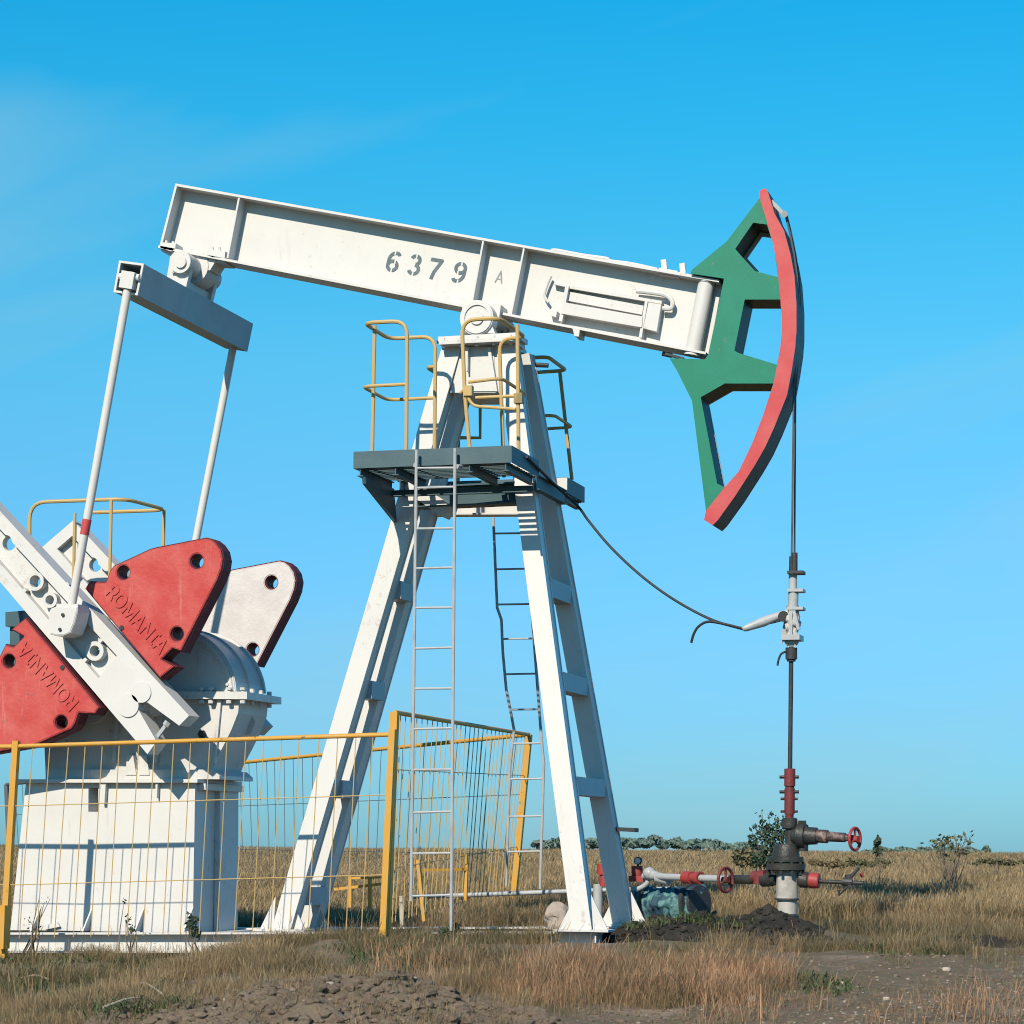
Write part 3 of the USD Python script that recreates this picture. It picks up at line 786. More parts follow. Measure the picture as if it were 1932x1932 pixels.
NL = leg(529, 1757, -0.56, 854, 648, -0.32, None)
NR = leg(1097.5, 1757, -0.80, 953, 648, -0.32, None)
FL = leg(529, 1757, -0.56, 854, 648, -0.32, (0.0, 0.08), 0.20)
FR = leg(1097.5, 1757, -0.80, 953, 648, -0.32, (0.60, 0.13))
legs = {}
for key, (p, q), lab in (('NL', NL, 'near tower leg on the gear side'), ('NR', NR, 'near tower leg on the well side'), ('FL', FL, 'far tower leg on the gear side'), ('FR', FR, 'far tower leg on the well side')):
    L = put(PJ, 'tower_leg', ibeam(p, q, (1, 0, 0), 0.165, 0.20 if key == 'FL' else 0.17, 0.016, 0.150), 'white_paint', label=lab)
    legs[key] = L
    for s_ in (-1, 1):
        a = p + V([s_ * 0.083, -0.03, 0.0])
        put(L, 'foot_gusset', hull([a + V([0, dy, dz]) + V([s_ * dx, 0, 0]) for dy in (-0.008, 0.008) for dx, dz in ((0, 0.01), (0.125, 0.01), (0.105, 0.03), (-0.02 if s_ < 0 else -0.02, 0.30))]), 'white_paint')
    put(L, 'foot_plate', block(p[0] - 0.23, p[0] + 0.23, p[1] - 0.13, p[1] + 0.13, p[2] + 0.001, p[2] + 0.019), 'white_paint')
for key, (pn, qn), (pf, qf), rows in (('NL', NL, FL, (1098, 1290, 1482, 1690)), ('NR', NR, FR, (1108, 1288, 1487))):
    for v in rows:
        un = {'NL': 0.0, 'NR': 0.0}[key]
        z = at(900, v + (6 if key == 'NL' else -6), pn[1])[2]
        t = (z - pn[2]) / (qn[2] - pn[2])
        a, b = pn + (qn - pn) * t, pf + (qf - pf) * t
        a[1] += 0.075; b[1] -= 0.095 if key == 'NL' else 0.075
        e_ = V([0.05 if key == 'NL' else 0.0, 0, 0])
        put(legs[key], 'batten', bar(a + e_, b + e_, 0.15, 0.15, (1, 0, 0)), 'shaded_white_paint')
# shade bracket on the far leg
c_ = at(1182, 1564, FR[0][1])
put(legs['FR'], 'lamp_bracket', [bar(c_ + V([-0.12, 0, 0.0]), c_ + V([0.09, 0, -0.01]), 0.16, 0.035)], 'dark_steel')

TH_ = [(860, 652), (946, 652), (951, 741), (849, 741)]
HB = put(PJ, 'tower_head', flat(TH_, -0.305, 0.27), 'white_paint')
put(HB, 'seam_plate', flat([(884, 655), (931, 655), (935, 738), (884, 738)], -0.315, -0.304), 'white_paint')
put(HB, 'stiffener', flat([(919, 655), (925, 655), (938, 738), (932, 738)], -0.35, -0.31), 'white_paint')
put(HB, 'stiffener', flat([(876, 655), (883, 655), (882, 700), (879, 700)], -0.37, -0.31), 'white_paint')
zc0 = at(905, 646, -0.44)[2]
xc0, xc1 = at(828, 636, -0.44)[0], at(989, 636, -0.44)[0]
CP = put(PJ, 'cap_plate', [block(xc0, xc1 - 0.10, -0.44, -0.06, zc0, zc0 + 0.035), block(xc0, xc1 - 0.22, -0.06, 0.38, zc0, zc0 + 0.035)], 'white_paint')
put(CP, 'upper_plate', [block(xc0 - 0.02, xc1 - 0.07, -0.40, -0.08, zc0 + 0.035, zc0 + 0.075), block(xc0 - .02, xc1 - .2, -.08, .34, zc0 + .035, zc0 + .075)], 'white_paint')
for x in np.linspace(xc0 + 0.03, xc1 - 0.13, 5):
    put(CP, 'bolt', cyl([x, -0.40, zc0 - 0.02], [x, -0.40, zc0 + 0.06], 0.014, 8), 'white_paint')
put(CP, 'eye_bolt', [tube([V([xc0 - 0.06, -0.3, zc0 + .05]), V([xc0 - .02, -0.3, zc0 + .06])], 0.015, 8), tube([V([xc1 - 0.05, 0.1, zc0 - .1]), V([xc1 + .06, 0.1, zc0 - .11])], 0.02, 8)], 'dark_steel')
CB = put(PJ, 'centre_bearing', [disc_y(899, 599, 33, -0.34, -0.20), disc_y(899, 599, 26, -0.2, 0.2)], 'white_paint', smooth=40)
fb_ = slab(Point(at(899, 599, -.34)[0], at(899, 599, -.34)[2]).buffer(33 * depth_of(at(899, 599, -.34)) / FOC), 0.20, 0.34)
put(CB, 'bearing_cap', [ring_y(899, 599, 30, 24, -0.352, -0.335), disc_y(899, 599, 13, -0.355, -0.335, 20)], 'white_paint')
put(CB, 'far_housing', fb_, 'white_paint', smooth=40)
put(CB, 'pedestal', flat([(868, 627), (876, 602), (924, 602), (934, 629)], -0.32, -0.22), 'white_paint')
put(CB, 'pedestal', slab(poly_xz([(868, 627), (876, 602), (924, 602), (934, 629)], -0.32), 0.22, 0.32), 'white_paint')
put(CB, 'beam_shoe', flat([(872, 562), (945, 575), (941, 604), (920, 610), (872, 600)], -0.20, 0.20), 'white_paint')
for u, v in ((903, 580), (926, 581), (885, 577)):
    put(CB, 'bolt', disc_y(u, v, 3, -0.215, -0.19, 8), 'dark_steel')
for u in (938, 952, 964):
    put(CB, 'stud', cyl(at(u, 612, 0.15), at(u, 634, 0.15), 0.02, 8), 'white_paint')

# platforms: floor bars, toe boards, brackets
zp = (at(668, 851, -1.3)[2] + at(965, 842, -1.3)[2]) / 2 - 0.125
xp0, xp1 = at(668, 851, -1.3)[0], at(965, 842, -1.3)[0]


def platform(y0, y1, x0, x1, open_side, lab, board):
    P_ = holder(PJ, 'platform', lab)
    n = int((y1 - y0 - 0.06) / 0.07)
    for i in range(n):
        y = y0 + 0.05 + i * 0.07
        put(P_, 'floor_bar', block(x0 + 0.03, x1 - 0.03, y, y + 0.036, zp - 0.006, zp), 'slate_paint')
    for side, args in (('near', (x0, x1, y0 - 0.005, y0)), ('far', (x0, x1, y1, y1 + 0.005))):
        if side != open_side:
            put(P_, 'toe_board', block(*args, zp - 0.01, zp + 0.125), board)
    for xa, xb in ((x0 - 0.005, x0), (x1, x1 + 0.005)):
        put(P_, 'toe_board', block(xa, xb, y0, y1, zp - 0.01, zp + 0.125), board)
    for x in (x0 + 0.05, x0 + 0.35, x1 - 0.35, x1 - 0.05):
        put(P_, 'bearer', ibeam([x, y0 + 0.01, zp - 0.04], [x, y1 - 0.01, zp - 0.04], (1, 0, 0), 0.05, 0.065, 0.008, 0.008), 'slate_paint')
    return P_


P1 = platform(-1.30, -0.50, xp0, xp1, 'far', 'near platform of the tower', 'slate_paint')
P2 = platform(0.42, 1.02, xp0, xp1, None, 'far platform of the tower', 'slate_paint')  # shade on the white far boards is put into the slate colour
put(P2, 'kick_plate', block(xp1 - 0.10, xp1 + 0.006, 0.405, 0.413, zp - 0.01, zp + 0.12), 'white_paint', label='added white plate for the lit face of the far boards')  # added plate that stands for the sunlit face of the boards
put(P1, 'edge_beam', ibeam([xp1 - 0.02, -0.499, zp - 0.05], [xp1 - 0.02, 0.419, zp - 0.05], (1, 0, 0), 0.06, 0.12, 0.008, 0.008), 'slate_paint')
put(P1, 'edge_beam', ibeam([xp0 + 0.12, -0.499, zp - 0.05], [xp0 + 0.12, 0.419, zp - 0.05], (1, 0, 0), 0.06, 0.12, 0.008, 0.008), 'slate_paint')


def leg_at(L, z):
    p, q = L
    return p + (q - p) * ((z - p[2]) / (q[2] - p[2]))


for y in (-0.58,):
    put(P1, 'bearer', ibeam([xp0 + 0.02, y, zp - 0.115], [xp1 - 0.02, y, zp - 0.115], (0, 1, 0), 0.05, 0.05, 0.008, 0.008), 'slate_paint')
for L, x in ((NL, xp0 + 0.06),):
    k = leg_at(L, zp - 0.33)
    put(P1, 'bracket', [hull([V([x, -1.28, zp - 0.075]), V([x, -0.56, zp - 0.075]), V([x + .03, -1.28, zp - 0.075]), V([x + .03, -0.56, zp - 0.075]), V([x, -1.26, zp - 0.13]), V([x + .03, -1.26, zp - .13]), k + V([-.06, -.085, 0]), k + V([-.03, -.085, 0])])], 'slate_paint')
za, zb2 = at(900, 911, -0.45)[2], at(900, 951, -0.45)[2]
la, lb = leg_at(NL, za), leg_at(NR, za)
for (A_, B_), nm in (((NL, NR), 'near'), ((FL, FR), 'far')):
    a, b = leg_at(A_, (za + zb2) / 2), leg_at(B_, (za + zb2) / 2)
    put(PJ, 'tower_cross_beam', ibeam(a + V([0.08, 0, 0]), b + V([-0.08, 0, 0]), (0, 1, 0), 0.16, 0.18), 'slate_paint' if nm == 'near' else 'white_paint')  # near beam: the shadow of the platform is put into its dark colour
kx = leg_at(NL, za - 0.12)
put(P1, 'bracket', bar(kx + V([0.12, 0.0, 0.06]), kx + V([0.36, 0.0, -0.10]), 0.16, 0.12), 'white_paint')

# platform handrails
RR = 0.0165


def railing(lab):
    return holder(PJ, 'platform_railing', lab)


R1 = railing('yellow handrail at the gear-side end of the near platform')
yn, yf = -1.28, -0.66
zr1 = at(705, 609, yn)[2]; zm1 = at(705, 728, yn)[2]
xa = at(686, 609, yn)[0]; xb = at(768, 640, yn)[0]; xe = at(821, 700, yf)[0]
put(R1, 'top_rail', tube(fillet([V([xb, yn, zp]), V([xb, yn, zr1]), V([xa, yn, zr1 + 0.005]), V([xa, yf, zr1]), V([xe, yf, zr1]), V([xe, yf, zp])], 0.12, 6), RR, 8), 'yellow_rail', smooth=40)
put(R1, 'middle_rail', tube(fillet([V([xb, yn, zm1]), V([xa - 0.01, yn, zm1]), V([xa - 0.01, yf, zm1]), V([xe, yf, zm1])], 0.10, 6), RR * 0.85, 8), 'yellow_rail', smooth=40)
put(R1, 'post', cyl([at(703, 700, yn + .1)[0], yn + 0.1, zp], [at(703, 700, yn + .1)[0] + 0.015, yn + 0.1, zr1], RR, 8), 'yellow_rail', smooth=40)

R2 = railing('yellow handrail at the well-side end of the near platform')
zr2 = at(920, 601, yn)[2]; zm2 = at(930, 714, yn)[2]
xa2, xb2, xe2 = at(871, 640, yn)[0], at(942, 601, yn)[0], at(932, 660, yf)[0]
put(R2, 'top_rail', tube(fillet([V([at(889, 842, yn)[0], yn, zp]), V([at(877, 745, yn)[0], yn, at(877, 745, yn)[2]]), V([xa2, yn, zr2]), V([xb2, yn, zr2]), V([xb2 + 0.0, yf + 0.15, zr2]), V([xe2, yf + 0.15, zr2 - 0.0]), V([xe2 + 0.05, yf + .15, zp])], 0.12, 6), RR, 8), 'yellow_rail', smooth=40)
put(R2, 'middle_rail', tube(fillet([V([xa2 + 0.06, yn, zm2 - .02]), V([xb2 + 0.02, yn, zm2]), V([xb2 + 0.02, yf + .15, zm2]), V([xe2 - 0.2, yf + .15, zm2])], 0.10, 6), RR * 0.85, 8), 'yellow_rail', smooth=40)
put(R2, 'post', cyl([at(979, 842, -1.0)[0], -1.0, zp], [at(976, 640, -1.0)[0], -1.0, zr2], RR, 8), 'yellow_rail', smooth=40)
put(R2, 'lower_rail', tube(fillet([at(868, 742, yn), at(877, 733, yn), at(890, 766, yn), at(973, 772, yn)], 0.06, 5), RR * 0.8, 8), 'yellow_rail', smooth=40)
for u, v, y in ((884, 738, -1.28), (979, 752, -1.0)):
    q = at(u, v, y)
    put(R2, 'gate_clamp', block(q[0] - .035, q[0] + .035, y - .03, y + .03, q[2] - .04, q[2] + .04), 'dark_rail')

R3 = railing('handrail at the well-side end of the far platform')
y3, y4 = 0.50, 1.12
zr3 = at(1020, 674, y3)[2]; zm3 = at(1035, 784, y3)[2]
x3a, x3b = at(990, 674, y3)[0], at(1034, 674, y3)[0]
put(R3, 'top_rail', tube(fillet([V([x3a - .2, y3, zr3]), V([x3b, y3, zr3]), V([x3b, y4, zr3]), V([x3a - .35, y4, zr3 - .01])], 0.08, 6), RR, 8), 'yellow_rail', smooth=40)
put(R3, 'middle_rail', tube(fillet([V([x3a - .1, y3, zm3]), V([x3b + .06, y3, zm3]), V([x3b + .06, y4, zm3]), V([x3a - .25, y4, zm3 - .01])], 0.08, 6), RR * .85, 8), 'yellow_rail', smooth=40)
put(R3, 'post', cyl(at(1079, 905, 0.95), at(1056, 700, 0.95), RR, 8), 'yellow_rail', smooth=40)
R4 = railing('handrail at the gear-side end of the far platform')
zr4 = at(810, 692, y3)[2]
x4 = at(804, 694, y3)[0]
put(R4, 'top_rail', tube(fillet([V([x4 + .5, y3, zr4]), V([x4, y3, zr4]), V([x4, y4, zr4]), V([x4 + .5, y4, zr4])], 0.08, 6), RR, 8), 'yellow_rail', smooth=40)
put(R4, 'middle_rail', tube(fillet([V([x4 + .35, y3, zr4 - .5]), V([x4, y3, zr4 - .5]), V([x4, y4, zr4 - .5])], 0.08, 6), RR, 8), 'yellow_rail', smooth=40)
put(R4, 'post', cyl([x4 + .3, y3, zp], [x4 + .3, y3, zr4], RR, 8), 'yellow_rail', smooth=40)
put(R4, 'gate', tube([at(862, 826, .45), at(906, 826, .45), at(906, 740, .45)], RR, 8), 'yellow_rail', smooth=40)

# ladders
LD = holder(PJ, 'ladder', 'near steel ladder up to the platform')
yl = -1.37
for top, bot in (((786, 849), (775.5, 1700)), ((858.5, 846), (851, 1756))):
    put(LD, 'rail', tube([at(*top, yl), at(*bot, yl - 0.03)], 0.0135, 8), 'galvanised', smooth=40)
for k, v in enumerate((884, 920, 998, 1072, 1147.5, 1223, 1300, 1375, 1453, 1532.5, 1611, 1690)):
    t = (v - 850) / 905
    put(LD, 'rung', cyl(at(786 - 10.5 * t, v + (0.6 if k % 2 else -0.6), yl - 0.03 * t), at(858.5 - 7.5 * t, v - 1.5, yl - 0.03 * t), 0.0095, 8), 'galvanised', smooth=40)
for u, v in ((862, 880), (783, 878)):
    put(LD, 'stay', bar(at(u, v, yl), at(u + 8, v, -1.28), 0.03, 0.03), 'galvanised')
L2_ = holder(PJ, 'ladder', 'far steel ladder with a bent rail')
yl2 = 1.40
put(L2_, 'rail', tube([at(u, v, yl2) for u, v in ((928, 905), (929.7, 955), (932, 1008), (938, 1147), (946, 1169), (948.6, 1230), (955, 1300), (964, 1345), (970, 1378), (962, 1445), (955, 1672))], 0.0135, 8), 'galvanised', smooth=40)
put(L2_, 'rail', tube([at(u, v, yl2) for u, v in ((993, 905), (1003, 1150), (1022, 1400), (1026, 1440), (1019, 1677))], 0.0135, 8), 'galvanised', smooth=40)
for v in (938, 1006.6, 1074, 1140.5, 1205.6, 1272, 1339, 1403, 1470, 1540.6, 1607):
    ul = np.interp(v, (955, 1008, 1147, 1169, 1230, 1300, 1345, 1378, 1445, 1672), (929.7, 932, 938, 946, 948.6, 955, 964, 970, 962, 955))
    ur = np.interp(v, (905, 1150, 1400, 1440, 1677), (993, 1003, 1022, 1026, 1019))
    put(L2_, 'rung', cyl(at(ul, v, yl2), at(ur, v - 1, yl2), 0.009, 8), 'galvanised', smooth=40)

# ------------------------------------------------------------------ bridle, carrier, polished rod, load cable
BC = thing('wire_rope_bridle', 'two dark wire ropes hanging from the red rim of the horse head', 'wire rope')
arc_pts = [(1481, 404), (1490, 440), (1498, 480), (1504, 522), (1507, 575), (1507, 626), (1504, 660), (1500.5, 700), (1497.5, 745), (1497, 800), (1496.6, 1045)]
for y, dx in ((-0.045, -1.4), (0.045, 2.0)):
    top = [at(u + 1.5, v, 0.0) + V([0, y, 0]) for u, v in arc_pts[:-1]]
    put(BC, 'rope', tube(top + [at(1496 + dx, 1050, 0.0) + V([0, y * .6, 0])], 0.0085, 7), 'wire_grey', smooth=40)
CARR = thing('rod_carrier', 'pale metal carrier bar with clamps gripping the polished rod below the wire ropes', 'carrier')
put(CARR, 'rope_socket', [cyl(at(1499, 1043, -0.03), at(1499, 1078, -0.03), 0.026, 12), cyl(at(1493, 1050, 0.05), at(1492, 1150, 0.04), 0.018, 10)], 'dark_steel', smooth=40)
for v, w in ((1081, 11), (1115, 10), (1149, 10)):
    put(CARR, 'clamp_plate', block(*(lambda q: (q[0] - .045, q[0] + .085, -0.07, 0.07, q[2] - .012, q[2] + .012))(at(1498, v, 0))), 'galvanised' if v > 1090 else 'dark_steel')
put(CARR, 'sleeve', [cyl(at(1496, 1084, 0), at(1496, 1114, 0), 0.034, 14), cyl(at(1497, 1117, -0.02), at(1496, 1148, -0.02), 0.042, 14)], 'galvanised', smooth=40)
put(CARR, 'hanger_arm', [bar(at(1492, 1152, -.05), at(1492, 1204, -.05), 0.035, 0.03), bar(at(1498, 1152, -.05), at(1507, 1188, -.05), 0.035, 0.025), bar(at(1486, 1162, .05), at(1478, 1205, .05), 0.05, 0.035), bar(at(1500, 1160, .02), at(1500, 1202, .02), 0.06, 0.03)], 'galvanised')
put(CARR, 'carrier_bar', [block(*(lambda q: (q[0] - .07, q[0] + .08, -0.11, 0.11, q[2] - .022, q[2] + .022))(at(1494, 1204, 0))), hull([at(u, v, y) for y in (-.05, .05) for u, v in ((1478, 1208), (1510, 1208), (1503, 1219), (1485, 1220))])], 'galvanised')
put(CARR, 'side_clamp', [cyl(at(1478, 1163, -.05), at(1478, 1163, .05), 0.045, 14), bar(at(1452, 1172, 0), at(1475, 1166, 0), 0.06, 0.045)], 'dark_steel')
wm_ = lathe([at(1495, 1200, 0)[0], 0, 0], [(0.038, at(1495, 1212, 0)[2]), (0.055, at(1495, 1206, 0)[2]), (0.045, at(1495, 1192, 0)[2]), (0.062, at(1495, 1178, 0)[2]), (0.05, at(1495, 1164, 0)[2]), (0.058, at(1495, 1152, 0)[2]), (0.04, at(1495, 1140, 0)[2])], 22)
wm_ = wm_.subdivide().subdivide()
put(CARR, 'frayed_wrap', trimesh.Trimesh(wm_.vertices + (meshkit.fbm(wm_.vertices * 22.0, 3)[:, None] - .5) * V([.06, .06, .03]), wm_.faces), 'wrap_cloth', smooth=50)
put(CARR, 'frayed_end', [tube([at(1492 + dx, 1204, -.05), at(1490 + dx * 2.2, 1216 + k * 3, -.06)], [.012, .004], 5) for k, dx in enumerate((-9, -3, 5))], 'wrap_cloth')
put(CARR, 'arm_cone', tube([at(1402, 1187, -.1), at(1408, 1185, -.1), at(1440, 1173, -.05), at(1478, 1158, 0)], [0.02, 0.028, 0.042, 0.03], 12), 'galvanised', smooth=40)
put(CARR, 'rod_clamp', [cyl(at(1493, 1222, 0), at(1493, 1244, 0), 0.048, 14), cyl(at(1493, 1240, 0), at(1493, 1248, 0), 0.036, 14)], 'dark_steel', smooth=40)
put(CARR, 'wire_tail', tube(smooth_path([at(u, v, -.04) for u, v in ((1483, 1229), (1474, 1234), (1469, 1245), (1467, 1256))], 5), 0.009, 7), 'black_rubber')
PRD = put('/World', 'polished_rod', cyl(at(1493, 1215, 0), at(1490.5, 1456, 0), 0.0185, 14), 'dark_steel', smooth=40)
tag(PRD, 'thin dark vertical rod running down into the red stuffing box of the wellhead', 'rod')
LC = thing('load_cable', 'black cable drooping from the tower platform to the rod carrier', 'cable')


def at_x(u, v, X):
    """The point of the plane x = X that stands at picture position (u, v)."""
    d = FWD + RT * (u - CX) / FOC + UP * (CY - v) / FOC
    return EYE + d * (X - EYE[0]) / d[0]


lc = [at_x(994, 862, xp1 + 0.02), at_x(1012, 880, xp1 + 0.022), at_x(1045, 913, xp1 + 0.022), at(1090, 955, 0.36), at(1110, 982, 0.30), at(1150, 1030, 0.22), at(1200, 1078, 0.14), at(1250, 1117, 0.08), at(1300, 1148, 0.0), at(1350, 1172, -0.06), at(1402, 1187, -0.1)]
put(LC, 'cable', tube(smooth_path(lc, 6), 0.0115, 8), 'black_rubber', smooth=40)
put(LC, 'loose_end', tube(smooth_path([at(u, v, -.14) for u, v in ((1398, 1185), (1360, 1176), (1335, 1173), (1318, 1182), (1309, 1196), (1304, 1213))], 6), 0.011, 8), 'black_rubber', smooth=40)

# ------------------------------------------------------------------ wellhead
WH = thing('wellhead', 'dark oily wellhead with red stuffing box and grey casing below the pump rod', 'wellhead')
KW = depth_of(at(1488, 1600, 0)) / FOC


def turned(prof, u=1487.5, Y=0.0):
    """A turned piece of the wellhead: (radius, picture row) pairs from the top down."""
    c = at(u, prof[-1][1], Y)
    z = lambda v: at(u, v, Y)[2]
    return lathe([c[0], Y, 0], [(r * KW, z(v)) for r, v in prof[::-1]], 24)


put(WH, 'stuffing_box', turned([(7, 1450), (10.5, 1450.5), (10.5, 1483), (8.5, 1484), (8.5, 1487), (10, 1488), (10, 1534), (8, 1537), (8, 1543)], 1489.5), 'rusty_red', smooth=35)
put(WH, 'collar_nut', [cyl(at(u0, v, 0), at(u1, v, 0), 0.016, 6) for v in (1466, 1494) for u0, u1 in ((1471, 1507),)] + [cyl(at(u0, v, 0), at(u1, v, 0), 0.013, 6) for v in (1507, 1531) for u0, u1 in ((1473, 1505),)], 'oily_iron')
put(WH, 'gland_nut', turned([(12, 1543), (14.5, 1545), (14.5, 1562), (12, 1565)], 1490), 'oily_iron', smooth=35)
put(WH, 'riser', turned([(9.8, 1564), (9.8, 1621)], 1491), 'oily_iron', smooth=35)
put(WH, 'flange', turned([(30, 1616), (33, 1617), (33, 1626), (30, 1627), (30, 1629), (36.5, 1630), (36.5, 1641), (33, 1642)], 1483), 'oily_iron', smooth=35)
c0 = at(1483, 1640, 0)
for k in range(10):
    a = k * math.pi / 5 + .2
    p = V([c0[0] + 0.138 * math.cos(a), 0.138 * math.sin(a), c0[2]])
    put(WH, 'flange_bolt', cyl(p + V([0, 0, -0.045]), p + V([0, 0, 0.06]), 0.015, 6), 'oily_iron')
put(WH, 'hub', turned([(20, 1592), (24, 1597), (26, 1616)], 1483), 'oily_iron', smooth=35)
put(WH, 'casing_head', turned([(21, 1642), (21, 1695), (21.5, 1695.5), (21.5, 1698), (18.5, 1699), (18.5, 1728)], 1485), 'grey_casing', smooth=35)
put(WH, 'casing_ring', turned([(22.5, 1694.5), (23, 1695), (23, 1698), (22, 1698.5)], 1485), 'dark_steel', smooth=35)
put(WH, 'casing_foot', turned([(19, 1724), (23, 1727), (23, 1754), (25, 1760), (28, 1790)], 1484), 'oily_iron', smooth=35)


def side(p, q, prof, m, name, parent, sides=20):
    """Pieces in a row along a pipe from p to q: prof = (distance share, radius in metres)."""
    a = unit(V(q) - V(p))
    L = np.linalg.norm(V(q) - V(p))
    return put(parent, name, lathe(p, [(r, t * L) for t, r in prof], sides, a), m, smooth=35)


def wheel(c, axis, R, m, parent, name='hand_wheel', spokes=3, r=0.016):
    a = unit(axis)
    x = unit(np.cross(a, [0, 0, 1.0])); y = np.cross(a, x)
    W_ = put(parent, name, tube([V(c) + R * (math.cos(t) * x + math.sin(t) * y) for t in np.linspace(0, 2 * math.pi, 28, endpoint=False)], r, 8, closed=True), m, smooth=40)
    for k in range(spokes):
        t = k * 2 * math.pi / spokes + 0.5
        put(W_, 'spoke', cyl(V(c), V(c) + R * (math.cos(t) * x + math.sin(t) * y), r * 0.8, 8), m)
    put(W_, 'hub', cyl(V(c) - a * 0.03, V(c) + a * 0.03, r * 2, 12), m, smooth=40)
    return W_


# upper right arm and its wheel
AXR = unit([0.93, -0.37, 0.0])
pa = at(1494, 1577, 0)
side(pa, pa + V([1, -.1, 0]) * 0.21, [(0, .06), (.25, .075), (.26, .105), (.55, .105), (.56, .075), (1, .07)], 'oily_iron', 'side_valve', WH)
put(WH, 'valve_bonnet', [cyl(pa + V([.095, -.01, -.125]), pa + V([.095, -.01, .09]), 0.042, 14), cyl(pa + V([.085, -.01, .09]), pa + V([.085, -.01, .125]), 0.036, 6)], 'oily_iron', smooth=35)
side(pa + V([.2, -.02, 0]), pa + V([.53, -.06, -.015]), [(0, .055), (.3, .055), (.31, .042), (.75, .038), (.76, .03), (1, .02)], 'stem_rust', 'valve_stem', WH)
wheel(at(1613, 1583, -0.07), AXR, 0.09, 'valve_red', WH, r=0.013)
# lower right arm, plug and cross handle
pb = at(1506, 1660, 0)
side(pb, pb + V([.10, -.01, 0]), [(0, .045), (.2, .065), (.8, .065), (1, .05)], 'oily_iron', 'side_outlet', WH)
side(at(1526, 1661, -.01), at(1546, 1662, -.015), [(0, .055), (.1, .064), (.9, .064), (1, .055)], 'valve_red', 'plug', WH)
put(WH, 'handle_stem', cyl(at(1544, 1663, -.015), at(1629, 1666, -.05), 0.017, 10), 'oily_iron', smooth=40)
put(WH, 'cross_handle', [tube([at(1620, 1637, -.05), at(1602, 1660, -.05), at(1604, 1668, -.05), at(1583, 1689, -.05), at(1583, 1679, -.05)], 0.014, 8), cyl(at(1590, 1663, -.05), at(1608, 1664, -.05), 0.034, 12), cyl(at(1600, 1650, -.05), at(1604, 1674, -.05), 0.026, 10)], 'dark_steel')
put(WH, 'plug_tip', cyl(at(1624, 1647, .05), at(1628, 1655, .05), 0.014, 8), 'valve_red')
# left outlet
pl = at(1468, 1660, 0)
side(pl, at(1378, 1659, .30), [(0, .045), (.12, .045), (.13, .055), (.3, .06), (.31, .04), (.7, .038), (1, .038)], 'oily_iron', 'side_outlet', WH)
put(WH, 'swivel', [cyl(at(1432, 1650, .1), at(1432, 1668, .1), 0.05, 14), cyl(at(1421, 1655, .12), at(1445, 1652, .08), 0.05, 14)], 'rusty_red', smooth=35)

# flow line to the left, behind the tower leg
FLW = thing('flow_line', 'pale flow pipe with red fittings and hand wheel left of the wellhead', 'pipe')
pf = at(1379, 1658.5, .30)
pg = at(1215, 1653, 1.05)
put(FLW, 'pipe', cyl(pf, pg, 0.030, 14), 'galvanised', smooth=40)
wheel(at(1369, 1660, .12), [0.9, -0.44, 0], 0.10, 'rusty_red', FLW, r=0.013)
for (u0, u1, r, m_) in ((1294, 1308, .055, 'valve_red'), (1308, 1324, .042, 'valve_red'), (1316, 1324, .055, 'valve_red')):
    t = lambda u: pf + (pg - pf) * (1379 - u) / (1379 - 1215)
    put(FLW, 'coupling', cyl(t(u0), t(u1), r, 14), m_, smooth=35)
put(FLW, 'check_valve', [trimesh.creation.icosphere(2, 0.056).apply_translation(at(1225, 1648, 1.0)), cyl(at(1225, 1648, 1.0), at(1248, 1657, .95), 0.042, 14), cyl(at(1240, 1656, .95), at(1262, 1660, .9), 0.048, 14)], 'galvanised', smooth=40)
put(FLW, 'elbow', tube(smooth_path([at(u, v, 1.02) for u, v in ((1222, 1655), (1222, 1664), (1214, 1672), (1200, 1679))], 5), 0.022, 10), 'galvanised', smooth=40)
put(FLW, 'valve_body', [cyl(at(1202, 1634, 1.1), at(1202, 1661, 1.1), 0.05, 14), block(*(lambda q: (q[0] - .06, q[0] + .07, 1.03, 1.17, q[2] - .02, q[2] + .03))(at(1202, 1659, 1.1)))], 'valve_red', smooth=35)
put(FLW, 'valve_body', [cyl(at(1137, 1630, 1.2), at(1137, 1650, 1.2), 0.05, 14), cyl(at(1139, 1648, 1.2), at(1139, 1672, 1.2), 0.035, 14)], 'valve_red', smooth=35)
gq = at(1203, 1624, 1.05)
GA = put(FLW, 'pressure_gauge', [cyl(gq, gq + V([0, .04, 0]), 0.034, 18), cyl(gq + V([0, .02, -.03]), gq + V([0, .02, -.09]), 0.01, 8)], 'dark_steel', smooth=35)
put(GA, 'dial', cyl(gq + V([0, -.003, 0]), gq + V([0, .01, 0]), 0.026, 18), 'white_paint')
LP = put('/World', 'ground_pipe', tube([at(780, 1692, 1.5), at(900, 1688, 1.5), at(1064, 1682, 1.5), at(1180, 1678, 1.5), at(1298, 1677, 1.5)], 0.021, 12), 'galvanised', smooth=40)
tag(LP, 'long pale pipe lying low across the grass behind the tower legs', 'pipe')
put('/World', 'pipe_stub', cyl(at(1128, 1668, 1.35), at(1128, 1735, 1.35), 0.042, 14), 'galvanised', smooth=40)
tag('/World/pipe_stub', 'short upright grey pipe between the two well-side tower legs', 'pipe')

